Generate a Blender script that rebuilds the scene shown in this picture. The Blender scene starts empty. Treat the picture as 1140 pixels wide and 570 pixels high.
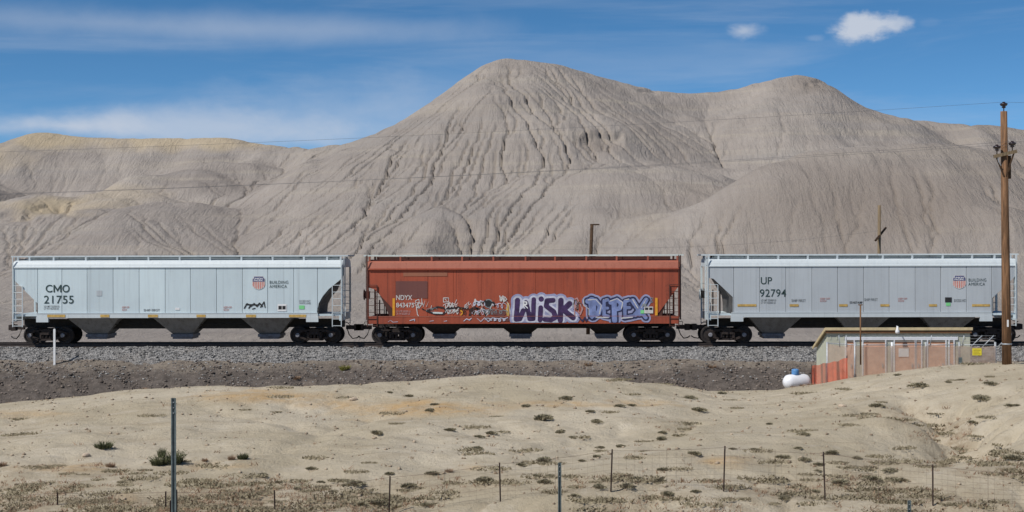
import bpy, math, random
import numpy as np
from mathutils import Matrix, Vector

random.seed(7)
RNG = np.random.default_rng(11)
R = math.radians
scene = bpy.context.scene
col = scene.collection

# ------------------------------------------------------------------ camera
F = 1537.0                      # focal length in pixels of an 1140 px wide frame
CAM = Vector((0, 0, 4.7))
YAW, PITCH, ROLL = R(1.4), R(0.0), R(-0.13)
cam_d = bpy.data.cameras.new('camera')
cam_d.sensor_width = 36.0
cam_d.lens = F / 1140 * 36
cam_d.clip_start, cam_d.clip_end = 0.5, 9000
cam = bpy.data.objects.new('camera', cam_d)
CAM_R = Matrix.Rotation(YAW, 3, 'Z') @ Matrix.Rotation(R(90) + PITCH, 3, 'X') @ Matrix.Rotation(ROLL, 3, 'Z')
cam.matrix_world = Matrix.Translation(CAM) @ CAM_R.to_4x4()
col.objects.link(cam)
scene.camera = cam

# ------------------------------------------------------------------ light
SUN_DIR = Vector((-0.52, -0.42, 0.80)).normalized()      # towards the sun
sun_d = bpy.data.lights.new('sun', 'SUN')
sun_d.energy = 4.4
sun_d.angle = R(0.53)
sun_d.color = (1.0, 0.955, 0.89)
sun = bpy.data.objects.new('sun', sun_d)
sun.rotation_euler = SUN_DIR.to_track_quat('Z', 'Y').to_euler()
sun.location = (-30, -20, 60)
col.objects.link(sun)

scene.view_settings.view_transform = 'Standard'
scene.view_settings.look = 'None'
scene.view_settings.exposure = 0.0
scene.view_settings.gamma = 1.0
scene.render.engine = 'CYCLES'
scene.cycles.max_bounces = 6
scene.cycles.transparent_max_bounces = 12

world = bpy.data.worlds.new('World')
scene.world = world
world.use_nodes = True


def px_dir(px, py):
    v = CAM_R @ Vector(((px - 570) / F, (285 - py) / F, -1))
    return v.normalized()


def at(px, py, Y):
    """point of the photograph's pixel on the vertical plane y = Y"""
    d = px_dir(px, py)
    return CAM + d * (Y / d.y)


class NT:
    """small helper to wire shader nodes"""
    def __init__(self, tree):
        self.t = tree
        tree.nodes.clear()

    def n(self, typ, inputs=None, **props):
        nd = self.t.nodes.new(typ)
        for k, v in props.items():
            setattr(nd, k, v)
        for k, v in (inputs or {}).items():
            s = nd.inputs[k]
            if hasattr(v, 'links') or isinstance(v, bpy.types.NodeSocket):
                self.t.links.new(v, s)
            else:
                s.default_value = v
        return nd

    def math(self, op, a, b=0.5, c=None, clamp=False):
        i = {0: a, 1: b}
        if c is not None:
            i[2] = c
        nd = self.n('ShaderNodeMath', i, operation=op)
        nd.use_clamp = clamp
        return nd.outputs[0]

    def mix(self, fac, a, b, blend='MIX'):
        nd = self.n('ShaderNodeMix', None, data_type='RGBA', blend_type=blend)
        for s, v in ((nd.inputs[0], fac), (nd.inputs[6], a), (nd.inputs[7], b)):
            if isinstance(v, bpy.types.NodeSocket):
                self.t.links.new(v, s)
            else:
                s.default_value = (*v, 1) if isinstance(v, tuple) and len(v) == 3 else v
        return nd.outputs[2]

    def ramp(self, fac, lo, hi):
        nd = self.n('ShaderNodeMapRange', {0: fac, 1: lo, 2: hi}, interpolation_type='SMOOTHSTEP')
        return nd.outputs[0]

    def noise(self, vec, scale, detail=4, rough=0.55, dist=0.0):
        return self.n('ShaderNodeTexNoise', {'Vector': vec, 'Scale': scale, 'Detail': detail, 'Roughness': rough, 'Distortion': dist}).outputs[0]


def build_world():
    g = NT(world.node_tree)
    sky = g.n('ShaderNodeTexSky', None, sky_type='NISHITA')
    sky.sun_disc = False
    sky.sun_elevation = math.asin(SUN_DIR.z)
    sky.sun_rotation = math.atan2(SUN_DIR.x, SUN_DIR.y)
    sky.altitude = 1500
    sky.air_density = 0.58
    sky.dust_density = 0.0
    sky.ozone_density = 4.0
    tc = g.n('ShaderNodeTexCoord').outputs['Generated']
    sp = g.n('ShaderNodeSeparateXYZ', {0: tc})
    x, y, z = sp.outputs
    az = g.math('ARCTAN2', x, y)
    el = g.math('ARCSINE', z)
    # cirrus: long streaks
    c1 = g.n('ShaderNodeCombineXYZ', {0: g.math('MULTIPLY', az, 5.0), 1: g.math('ADD', g.math('MULTIPLY', el, 42.0), g.math('MULTIPLY', az, -1.2)), 2: 3.1}).outputs[0]
    n1 = g.noise(c1, 0.55, 6, 0.6, 0.5)
    c2 = g.n('ShaderNodeCombineXYZ', {0: g.math('MULTIPLY', az, 14.0), 1: g.math('MULTIPLY', el, 60.0), 2: 8.4}).outputs[0]
    n2 = g.noise(c2, 0.5, 7, 0.62, 0.3)
    cirrus = g.math('MULTIPLY', g.ramp(n1, 0.47, 0.72), g.math('MULTIPLY_ADD', n2, 0.9, 0.15))
    cirrus = g.math('MULTIPLY', cirrus, 0.30)
    total = cirrus

    # cloud banks and puffs: each a warped blob in direction space
    def blob(px, py, wx, wy, lo, hi, amt, nscale, warp, seed):
        d = px_dir(px, py)
        a0, e0 = math.atan2(d.x, d.y), math.asin(d.z)
        du = g.math('DIVIDE', g.math('SUBTRACT', az, a0), wx / F)
        dv = g.math('DIVIDE', g.math('SUBTRACT', el, e0), wy / F)
        cc = g.n('ShaderNodeCombineXYZ', {0: g.math('MULTIPLY', az, F / 100 * nscale), 1: g.math('MULTIPLY', el, F / 100 * nscale * 1.8), 2: seed}).outputs[0]
        nn = g.noise(cc, 1.0, 7, 0.58, 0.2)
        r2 = g.math('ADD', g.math('POWER', g.math('ABSOLUTE', du), 2.0), g.math('POWER', g.math('ABSOLUTE', dv), 2.0))
        dens = g.math('ADD', g.math('SUBTRACT', 1.0, g.math('SQRT', r2)), g.math('MULTIPLY', g.math('SUBTRACT', nn, 0.5), warp))
        return g.math('MULTIPLY', g.ramp(dens, lo, hi), amt)
    for b in (
        (964, 29, 44, 19, 0.05, 0.7, 0.92, 2.6, 1.7, 1.3),
        (996, 28, 22, 12, 0.05, 0.8, 0.75, 2.8, 1.5, 2.3),
        (828, 34, 27, 13, 0.05, 0.9, 0.62, 2.6, 1.5, 4.7),
        (906, 43, 15, 6, 0.1, 0.9, 0.16, 3.0, 1.4, 5.5),
        (1036, 25, 16, 6, 0.1, 0.9, 0.06, 3.0, 1.4, 7.5),
        (75, 140, 120, 17, 0.0, 0.9, 0.80, 1.0, 1.5, 9.2),
        (250, 142, 260, 30, 0.0, 1.0, 0.66, 0.8, 1.7, 11.9),
        (400, 122, 230, 48, 0.0, 1.2, 0.42, 0.6, 1.7, 13.9),
        (120, 26, 560, 30, 0.0, 1.3, 0.30, 0.45, 1.8, 15.9),
        (330, 34, 360, 22, 0.0, 1.3, 0.24, 0.5, 1.8, 19.9),
    ):
        total = g.math('ADD', total, g.math('MULTIPLY', blob(*b), g.math('SUBTRACT', 1.0, total)))
    total = g.math('MINIMUM', total, 0.95)
    hs = g.n('ShaderNodeHueSaturation', {'Hue': 0.492, 'Saturation': 1.18, 'Value': 1.0, 'Color': sky.outputs[0]}).outputs[0]
    c = g.mix(total, hs, (5.6, 6.1, 7.0))
    bg = g.n('ShaderNodeBackground', {0: c, 1: 0.10})
    out = g.n('ShaderNodeOutputWorld', {0: bg.outputs[0]})


build_world()

# ------------------------------------------------------------------ helpers
def tag(o, label=None, cat=None, group=None, kind=None):
    if label: o['label'] = label
    if cat: o['category'] = cat
    if group: o['group'] = group
    if kind: o['kind'] = kind
    return o


def empty(name, loc=(0, 0, 0), rz=0.0):
    o = bpy.data.objects.new(name, None)
    o.empty_display_size = 0.3
    o.location = loc
    o.rotation_euler = (0, 0, rz)
    col.objects.link(o)
    return o


class MB:
    def __init__(self):
        self.v, self.f, self.s = [], [], []

    def add(self, vs, fs, smooth=False):
        b = len(self.v)
        self.v += [tuple(p) for p in vs]
        self.f += [tuple(i + b for i in f) for f in fs]
        self.s += [smooth] * len(fs)
        return self

    def box(self, x0, x1, y0, y1, z0, z1):
        vs = [(x, y, z) for z in (z0, z1) for y in (y0, y1) for x in (x0, x1)]
        return self.add(vs, [(0, 2, 3, 1), (4, 5, 7, 6), (0, 1, 5, 4), (2, 6, 7, 3), (0, 4, 6, 2), (1, 3, 7, 5)])

    def prism_y(self, poly, y0, y1):
        """polygon of (x, z) counter-clockwise seen from -y, extruded from y0 (near) to y1"""
        n = len(poly)
        vs = [(x, y0, z) for x, z in poly] + [(x, y1, z) for x, z in poly]
        fs = [tuple(range(n)), tuple(range(2 * n - 1, n - 1, -1))]
        fs += [(i, i + n, (i + 1) % n + n, (i + 1) % n) for i in range(n)]
        return self.add(vs, fs)

    def prism_x(self, poly, x0, x1):
        """profile of (y, z) extruded along x"""
        n = len(poly)
        vs = [(x0, y, z) for y, z in poly] + [(x1, y, z) for y, z in poly]
        fs = [tuple(range(n - 1, -1, -1)), tuple(range(n, 2 * n))]
        fs += [(i, (i + 1) % n, (i + 1) % n + n, i + n) for i in range(n)]
        return self.add(vs, fs)

    def tube(self, pts, r, n=6, taper=None, caps=True):
        pts = [Vector(p) for p in pts]
        rs = [r if taper is None else r + (taper - r) * i / (len(pts) - 1) for i in range(len(pts))]
        vs, fs = [], []
        for i, p in enumerate(pts):
            a = pts[max(i - 1, 0)]; b = pts[min(i + 1, len(pts) - 1)]
            d = (b - a).normalized()
            u = d.cross(Vector((0, 0, 1)) if abs(d.z) < 0.9 else Vector((1, 0, 0))).normalized()
            w = d.cross(u)
            for k in range(n):
                t = 2 * math.pi * k / n
                vs.append(p + (u * math.cos(t) + w * math.sin(t)) * rs[i])
        for i in range(len(pts) - 1):
            for k in range(n):
                k2 = (k + 1) % n
                fs.append((i * n + k, i * n + k2, (i + 1) * n + k2, (i + 1) * n + k))
        if caps:
            fs.append(tuple(range(n - 1, -1, -1)))
            fs.append(tuple(range((len(pts) - 1) * n, len(pts) * n)))
        return self.add(vs, fs, n > 5)

    def bar(self, p, q, w, h):
        """square bar from p to q"""
        p, q = Vector(p), Vector(q)
        d = (q - p).normalized()
        u = d.cross(Vector((0, 1, 0)) if abs(d.y) < 0.9 else Vector((1, 0, 0))).normalized() * (h / 2)
        t = d.cross(u).normalized() * (w / 2)
        vs = [p - u - t, p + u - t, p + u + t, p - u + t, q - u - t, q + u - t, q + u + t, q - u + t]
        return self.add(vs, [(3, 2, 1, 0), (4, 5, 6, 7), (0, 1, 5, 4), (1, 2, 6, 5), (2, 3, 7, 6), (3, 0, 4, 7)])

    def lathe_y(self, prof, cx, cy, cz, n=24):
        """profile of (radius, y offset) turned about the y axis"""
        vs, fs = [], []
        for r, yo in prof:
            for k in range(n):
                t = 2 * math.pi * k / n
                vs.append((cx + r * math.cos(t), cy + yo, cz + r * math.sin(t)))
        for i in range(len(prof) - 1):
            for k in range(n):
                k2 = (k + 1) % n
                fs.append((i * n + k, i * n + k2, (i + 1) * n + k2, (i + 1) * n + k))
        return self.add(vs, fs, False)

    def lathe_z(self, prof, cx, cy, n=12):
        vs, fs = [], []
        for r, z in prof:
            for k in range(n):
                t = 2 * math.pi * k / n
                vs.append((cx + r * math.cos(t), cy + r * math.sin(t), z))
        for i in range(len(prof) - 1):
            for k in range(n):
                k2 = (k + 1) % n
                fs.append((i * n + k, i * n + k2, (i + 1) * n + k2, (i + 1) * n + k))
        fs.append(tuple(range(n - 1, -1, -1)))
        fs.append(tuple(range((len(prof) - 1) * n, len(prof) * n)))
        return self.add(vs, fs, True)

    def mesh(self, name, mat):
        me = bpy.data.meshes.new(name)
        me.from_pydata(self.v, [], self.f)
        me.polygons.foreach_set('use_smooth', self.s)
        if mat: me.materials.append(mat)
        me.update()
        return me

    def build(self, name, mat, parent=None, loc=(0, 0, 0)):
        return link(name, self.mesh(name, mat), parent, loc)


def link(name, me, parent=None, loc=(0, 0, 0), rot=(0, 0, 0)):
    o = bpy.data.objects.new(name, me)
    col.objects.link(o)
    o.parent = parent
    o.location = loc
    o.rotation_euler = rot
    return o


def copy_tree(o, parent=None):
    c = o.copy()
    col.objects.link(c)
    c.parent = parent
    for ch in list(o.children):
        copy_tree(ch, c)
    return c


def text_mesh(name, body, box, y, mat, parent, bold=0.0, spacing=1.0):
    """lettering fitted into box (x0, x1, z0, z1) on the plane y, facing -y"""
    cu = bpy.data.curves.new(name, 'FONT')
    cu.body = body
    cu.offset = bold
    cu.space_character = spacing
    cu.space_line = 0.95
    tmp = bpy.data.objects.new(name, cu)
    col.objects.link(tmp)
    bpy.context.view_layer.update()
    dg = bpy.context.evaluated_depsgraph_get()
    me = bpy.data.meshes.new_from_object(tmp.evaluated_get(dg))
    bpy.data.objects.remove(tmp)
    bpy.data.curves.remove(cu)
    n = len(me.vertices)
    co = np.empty(n * 3)
    me.vertices.foreach_get('co', co)
    co = co.reshape(-1, 3)
    lo, hi = co.min(0), co.max(0)
    x0, x1, z0, z1 = box
    nx = x0 + (co[:, 0] - lo[0]) / (hi[0] - lo[0]) * (x1 - x0)
    nz = z0 + (co[:, 1] - lo[1]) / (hi[1] - lo[1]) * (z1 - z0)
    co = np.stack([nx, np.full(n, y), nz], 1)
    me.vertices.foreach_set('co', co.ravel())
    me.materials.clear()
    me.materials.append(mat)
    me.update()
    me.name = name
    return link(name, me, parent)


# ------------------------------------------------------------------ numpy noise
def vnoise(x, y, seed):
    r = np.random.default_rng(seed)
    T = r.random((256, 256))
    xi, yi = np.floor(x).astype(int), np.floor(y).astype(int)
    fx, fy = x - xi, y - yi
    fx = fx * fx * fx * (fx * (fx * 6 - 15) + 10); fy = fy * fy * fy * (fy * (fy * 6 - 15) + 10)
    a = T[xi % 256, yi % 256]; b = T[(xi + 1) % 256, yi % 256]
    c = T[xi % 256, (yi + 1) % 256]; d = T[(xi + 1) % 256, (yi + 1) % 256]
    return (a * (1 - fx) + b * fx) * (1 - fy) + (c * (1 - fx) + d * fx) * fy - 0.5


def fbm(x, y, scale, octv, seed, gain=0.5):
    s, a, out = 1.0 / scale, 1.0, 0
    for k in range(octv):
        ca, sa = math.cos(0.7 * k + 0.3), math.sin(0.7 * k + 0.3)
        out = out + a * vnoise((x * ca - y * sa) * s + 37 * k, (x * sa + y * ca) * s + 11 * k, seed + k)
        s *= 2.03; a *= gain
    return out


def erode(z, dx, iters, K, m, a0, diff, seed, frac=0.7):
    """stream-power incision on a grid: water runs to the steepest neighbour and cuts"""
    r = np.random.default_rng(seed)
    H, W = z.shape
    idx = np.arange(H * W).reshape(H, W)
    dirs = [(-1, 0), (1, 0), (0, -1), (0, 1), (-1, -1), (-1, 1), (1, -1), (1, 1)]
    bias = (r.random((8, H, W)) * 0.5 + 0.75).astype(np.float32)
    A = None
    for it in range(iters):
        P = np.pad(z, 1, mode='edge')
        best = np.zeros((H, W)); rec = idx.copy(); drop = np.zeros((H, W)); dist = np.ones((H, W))
        for k, (i, j) in enumerate(dirs):
            l = dx * (1.41421 if i and j else 1.0)
            dz = z - P[1 + i:1 + i + H, 1 + j:1 + j + W]
            s = dz / l * bias[k]
            mk = s > best
            best = np.where(mk, s, best)
            rec = np.where(mk, np.clip(idx + i * W + j, 0, H * W - 1), rec)
            drop = np.where(mk, dz, drop); dist = np.where(mk, l, dist)
        order = np.argsort(-z.ravel(), kind='stable')
        ro = rec.ravel()[order].tolist()
        acc = [1.0] * (H * W)
        for i, q in zip(order.tolist(), ro):
            if q != i:
                acc[q] += acc[i]
        A = np.array(acc).reshape(H, W) * dx * dx
        S = drop / dist
        cut = K * np.maximum(A - a0, 0) ** m * S
        cut = np.minimum(cut, frac * drop)
        z = z - cut
        if diff:
            P = np.pad(z, 1, mode='edge')
            z = z + diff * (P[:-2, 1:-1] + P[2:, 1:-1] + P[1:-1, :-2] + P[1:-1, 2:] - 4 * z)
    return z, A


def grid_mesh(name, xs, ys, Z, mat, attrs=None):
    H, W = Z.shape
    X, Y = np.meshgrid(xs, ys)
    co = np.stack([X, Y, Z], -1).reshape(-1, 3)
    i = np.arange(H * W).reshape(H, W)
    q = np.stack([i[:-1, :-1], i[:-1, 1:], i[1:, 1:], i[1:, :-1]], -1).reshape(-1, 4)
    me = bpy.data.meshes.new(name)
    me.vertices.add(len(co)); me.vertices.foreach_set('co', co.ravel())
    me.loops.add(q.size); me.loops.foreach_set('vertex_index', q.ravel().astype(np.int32))
    me.polygons.add(len(q))
    me.polygons.foreach_set('loop_start', np.arange(0, q.size, 4, dtype=np.int32))
    me.polygons.foreach_set('loop_total', np.full(len(q), 4, dtype=np.int32))
    me.update(calc_edges=True)
    me.polygons.foreach_set('use_smooth', np.ones(len(q), dtype=bool))
    for k, a in (attrs or {}).items():
        at_ = me.attributes.new(k, 'FLOAT', 'POINT')
        at_.data.foreach_set('value', a.astype(np.float32).ravel())
    me.materials.append(mat)
    return link(name, me)


# ------------------------------------------------------------------ materials
def new_mat(name):
    m = bpy.data.materials.new(name)
    m.use_nodes = True
    return m, NT(m.node_tree)


def finish(g, color, rough=0.6, metal=0.0, bump=None, bstr=0.3, bdist=0.02, spec=0.5, normal=None):
    b = g.n('ShaderNodeBsdfPrincipled', {'Metallic': metal})
    for k, v in (('Base Color', color), ('Roughness', rough)):
        if isinstance(v, bpy.types.NodeSocket):
            g.t.links.new(v, b.inputs[k])
        else:
            b.inputs[k].default_value = (*v, 1) if isinstance(v, tuple) else v
    b.inputs['Specular IOR Level'].default_value = spec
    if bump is not None:
        bp = g.n('ShaderNodeBump', {'Strength': bstr, 'Distance': bdist, 'Height': bump})
        g.t.links.new(bp.outputs[0], b.inputs['Normal'])
    g.n('ShaderNodeOutputMaterial', {0: b.outputs[0]})
    return b


def simple(name, c, rough=0.6, var=0.25, scale=6.0, metal=0.0, bstr=0.15, spec=0.4, stretch=(1, 1, 1)):
    """one colour with mottled wear"""
    m, g = new_mat(name)
    tc = g.n('ShaderNodeTexCoord').outputs['Object']
    mp = g.n('ShaderNodeMapping', {0: tc, 3: stretch}).outputs[0]
    nz = g.noise(mp, scale, 6, 0.62)
    dark = tuple(x * (1 - var) for x in c)
    lite = tuple(min(x * (1 + var), 0.95) for x in c)
    cc = g.mix(g.ramp(nz, 0.28, 0.72), dark, lite)
    finish(g, cc, rough, metal, nz, bstr, 0.02, spec)
    return m


def car_paint(name, base, streak, rust, rust_amt, rough=0.42, streak_amt=0.5):
    """paint with vertical grime streaks and rust bloom"""
    m, g = new_mat(name)
    geo = g.n('ShaderNodeNewGeometry').outputs['Position']
    st = g.n('ShaderNodeMapping', {0: geo, 3: (2.6, 2.6, 0.16)}).outputs[0]
    s1 = g.noise(st, 1.6, 6, 0.65)
    big = g.noise(geo, 0.55, 4, 0.55)
    fine = g.noise(geo, 9.0, 6, 0.65)
    c = g.mix(g.math('MULTIPLY', g.ramp(s1, 0.42, 0.75), streak_amt), base, streak)
    c = g.mix(g.math('MULTIPLY', g.ramp(big, 0.45, 0.75), streak_amt * 0.7), c, streak)
    pn = g.n('ShaderNodeObjectInfo').outputs['Random']
    c = g.mix(1.0, c, g.n('ShaderNodeCombineColor', {0: g.math('MULTIPLY_ADD', pn, 0.16, 0.90), 1: g.math('MULTIPLY_ADD', pn, 0.16, 0.90), 2: g.math('MULTIPLY_ADD', pn, 0.15, 0.905)}).outputs[0], 'MULTIPLY')
    st2 = g.noise(g.n('ShaderNodeMapping', {0: geo, 3: (7.0, 7.0, 0.10)}).outputs[0], 1.5, 5, 0.6)
    c = g.mix(g.math('MULTIPLY', g.ramp(st2, 0.55, 0.72), streak_amt * 0.8), c, tuple(0.72 * v for v in streak))
    rmask = g.math('MULTIPLY', g.ramp(g.math('ADD', g.math('MULTIPLY', fine, 0.6), g.math('MULTIPLY', s1, 0.4)), 0.55, 0.68), rust_amt)
    c = g.mix(rmask, c, rust)
    rg = g.math('MULTIPLY_ADD', fine, 0.3, rough - 0.12)
    wob = g.noise(g.n('ShaderNodeMapping', {0: geo, 3: (1, 1, 0.5)}).outputs[0], 1.3, 2, 0.5)
    finish(g, c, rg, 0.0, wob, 0.25, 0.05, 0.4)
    return m


M = {}
M['silver'] = car_paint('silver_paint', (0.58, 0.675, 0.71), (0.485, 0.56, 0.595), (0.25, 0.19, 0.15), 0.10, 0.45, 0.48)
M['silver_top'] = car_paint('silver_roof_paint', (0.56, 0.61, 0.63), (0.45, 0.50, 0.53), (0.25, 0.2, 0.16), 0.06, 0.5, 0.4)
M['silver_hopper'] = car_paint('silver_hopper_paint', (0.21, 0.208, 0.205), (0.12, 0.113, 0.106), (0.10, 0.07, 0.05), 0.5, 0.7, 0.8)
M['grey2'] = car_paint('grey_paint', (0.455, 0.49, 0.52), (0.38, 0.41, 0.435), (0.22, 0.16, 0.12), 0.10, 0.45, 0.48)
M['red'] = car_paint('red_paint', (0.385, 0.082, 0.040), (0.25, 0.056, 0.031), (0.12, 0.040, 0.025), 0.45, 0.62, 0.8)
M['red_light'] = car_paint('red_pale_paint', (0.37, 0.125, 0.080), (0.30, 0.090, 0.055), (0.15, 0.05, 0.03), 0.3, 0.6, 0.5)  # paler red for roof, brackets and sill flange
M['red_dark'] = car_paint('red_dark_paint', (0.075, 0.028, 0.020), (0.05, 0.022, 0.018), (0.04, 0.02, 0.015), 0.5, 0.65, 0.6)  # dark red fittings and tags; shade painted into core and hatch
M['red_purple'] = car_paint('repainted_patch', (0.16, 0.060, 0.050), (0.125, 0.05, 0.045), (0.09, 0.04, 0.03), 0.2, 0.6, 0.5)
M['red_orange'] = car_paint('faded_patch', (0.33, 0.13, 0.075), (0.25, 0.09, 0.055), (0.15, 0.05, 0.03), 0.3, 0.6, 0.5)
M['board_mint'] = simple('galvanised_board', (0.56, 0.62, 0.60), 0.5, 0.12, 4)
M['black'] = simple('black_grime_shade', (0.018, 0.016, 0.015), 0.75, 0.4, 5)  # black grime; also the painted shade between the hoppers
M['truckmat'] = simple('rusty_truck_steel', (0.030, 0.021, 0.018), 0.8, 0.45, 7)
M['wheelmat'] = simple('wheel_steel', (0.026, 0.021, 0.020), 0.7, 0.4, 5)
M['cap'] = simple('bearing_cap_grey', (0.20, 0.20, 0.22), 0.5, 0.3, 8)
M['gate'] = simple('grey_gate', (0.12, 0.13, 0.16), 0.6, 0.3, 6)
M['dkgreen'] = simple('dark_green_ink', (0.028, 0.055, 0.055), 0.6, 0.15, 5)
M['ink'] = simple('black_ink', (0.02, 0.02, 0.022), 0.6, 0.15, 5)
M['fadedink'] = simple('faded_ink', (0.22, 0.24, 0.25), 0.6, 0.15, 5)
M['white_haze'] = simple('hazy_white_paint', (0.52, 0.52, 0.61), 0.6, 0.22, 4)
M['white'] = simple('white_paint', (0.74, 0.74, 0.74), 0.55, 0.06, 5)
M['offwhite'] = simple('worn_white_paint', (0.58, 0.56, 0.54), 0.6, 0.15, 5)
M['lavender'] = simple('lavender_paint', (0.30, 0.31, 0.47), 0.55, 0.15, 3)
M['purple'] = simple('deep_purple_paint', (0.050, 0.026, 0.085), 0.55, 0.45, 3)
M['navy'] = simple('navy_paint', (0.025, 0.028, 0.075), 0.5, 0.2, 4)
M['skyblue'] = simple('hazy_blue_paint', (0.19, 0.24, 0.45), 0.55, 0.35, 1.8)
M['orange'] = simple('orange_reflective', (0.72, 0.33, 0.03), 0.45, 0.12, 5)
M['amber'] = simple('worn_yellow_reflective', (0.52, 0.34, 0.10), 0.5, 0.25, 6)
M['green'] = simple('green_sticker', (0.20, 0.60, 0.24), 0.5, 0.1, 5)
M['redink'] = simple('pale_red_ink', (0.45, 0.25, 0.24), 0.6, 0.1, 5)
M['shield_blue'] = simple('shield_blue', (0.045, 0.055, 0.17), 0.5, 0.1, 5)
M['shield_red'] = simple('shield_red', (0.58, 0.15, 0.11), 0.5, 0.1, 5)
M['rail'] = simple('rail_steel', (0.055, 0.042, 0.036), 0.6, 0.3, 4)
M['tie'] = simple('creosote_tie', (0.06, 0.045, 0.035), 0.9, 0.35, 5, stretch=(1, 0.1, 1))
M['wood'] = simple('pole_wood', (0.175, 0.092, 0.045), 0.85, 0.6, 5, bstr=0.5, stretch=(3.5, 3.5, 0.22))
M['wood_grey'] = simple('weathered_wood', (0.17, 0.125, 0.075), 0.9, 0.4, 5, bstr=0.5, stretch=(3.5, 3.5, 0.22))
M['wood_dark'] = simple('dark_wood', (0.06, 0.033, 0.016), 0.9, 0.4, 5, bstr=0.4)
M['insul'] = simple('insulator_glaze', (0.022, 0.014, 0.016), 0.25, 0.2, 6, spec=0.6)
M['wire'] = simple('wire_metal', (0.10, 0.10, 0.11), 0.6, 0.2, 3)
M['galv'] = simple('galvanised_steel', (0.36, 0.38, 0.40), 0.5, 0.2, 8, metal=0.3)
M['post_grey'] = simple('grey_green_steel', (0.105, 0.135, 0.14), 0.55, 0.3, 7)
M['tpost'] = simple('rusty_tpost', (0.045, 0.026, 0.022), 0.8, 0.4, 12)
M['fencewire'] = simple('rusty_fence_wire', (0.14, 0.10, 0.08), 0.8, 0.3, 12)
M['siding'] = simple('pale_green_siding', (0.47, 0.48, 0.39), 0.7, 0.1, 2, stretch=(1, 1, 0.3))
M['trim'] = simple('white_trim', (0.70, 0.72, 0.76), 0.5, 0.06, 3)
M['peach'] = simple('peach_door', (0.62, 0.36, 0.25), 0.6, 0.1, 3)
M['fascia'] = simple('cream_fascia', (0.55, 0.45, 0.27), 0.6, 0.12, 4)
M['brown'] = simple('brown_board', (0.16, 0.08, 0.035), 0.7, 0.2, 4)
M['roofmat'] = simple('shed_roofing', (0.35, 0.31, 0.24), 0.8, 0.2, 3)
M['tank'] = simple('white_tank', (0.72, 0.73, 0.76), 0.45, 0.08, 2)
M['bluecap'] = simple('blue_lid', (0.08, 0.22, 0.45), 0.5, 0.15, 5)
M['yellow'] = simple('yellow_sign', (0.72, 0.60, 0.04), 0.5, 0.08, 5)
M['signgrey'] = simple('pale_sign', (0.52, 0.46, 0.42), 0.6, 0.08, 5)
M['rock'] = simple('pale_rock', (0.45, 0.36, 0.27), 0.9, 0.25, 8)


def net_mat(name, c, alpha, scale):
    """woven screen: threads and tiny gaps"""
    m, g = new_mat(name)
    tc = g.n('ShaderNodeTexCoord').outputs['Object']
    nz = g.noise(tc, 2.2, 4, 0.6)
    cc = g.mix(g.ramp(nz, 0.3, 0.7), tuple(x * 0.85 for x in c), tuple(x * 1.12 for x in c))
    d = g.n('ShaderNodeBsdfDiffuse', {0: cc})
    tl = g.n('ShaderNodeBsdfTranslucent', {0: cc})
    mx = g.n('ShaderNodeMixShader', {0: 0.3, 1: d.outputs[0], 2: tl.outputs[0]})
    tr = g.n('ShaderNodeBsdfTransparent')
    fac = g.math('MULTIPLY_ADD', nz, 0.12, alpha - 0.06)
    mx2 = g.n('ShaderNodeMixShader', {0: fac, 1: tr.outputs[0], 2: mx.outputs[0]})
    g.n('ShaderNodeOutputMaterial', {0: mx2.outputs[0]})
    return m


M['screen'] = net_mat('tan_privacy_screen', (0.48, 0.36, 0.285), 0.62, 30)
M['safety'] = net_mat('orange_safety_net', (0.66, 0.14, 0.075), 0.68, 20)


def leaf_mat(name, c1, c2):
    m, g = new_mat(name)
    info = g.n('ShaderNodeObjectInfo').outputs['Random']
    geo = g.n('ShaderNodeNewGeometry').outputs['Random Per Island']
    f = g.math('ADD', g.math('MULTIPLY', geo, 0.7), g.math('MULTIPLY', info, 0.3))
    c = g.mix(f, c1, c2)
    finish(g, c, 0.85, 0, None, spec=0.15)
    return m


M['sage'] = leaf_mat('sage_leaves', (0.18, 0.16, 0.105), (0.34, 0.30, 0.205))
M['greenleaf'] = leaf_mat('dark_green_leaves', (0.055, 0.062, 0.028), (0.16, 0.165, 0.085))
M['mat_plant'] = leaf_mat('mat_plant_leaves', (0.185, 0.155, 0.10), (0.33, 0.285, 0.195))
M['drygrass'] = leaf_mat('dry_grass', (0.20, 0.13, 0.075), (0.36, 0.26, 0.16))
M['redgrass'] = leaf_mat('reddish_dry_grass', (0.22, 0.135, 0.085), (0.38, 0.27, 0.18))
M['yellowleaf'] = leaf_mat('yellow_green_leaves', (0.13, 0.14, 0.03), (0.30, 0.28, 0.07))


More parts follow.
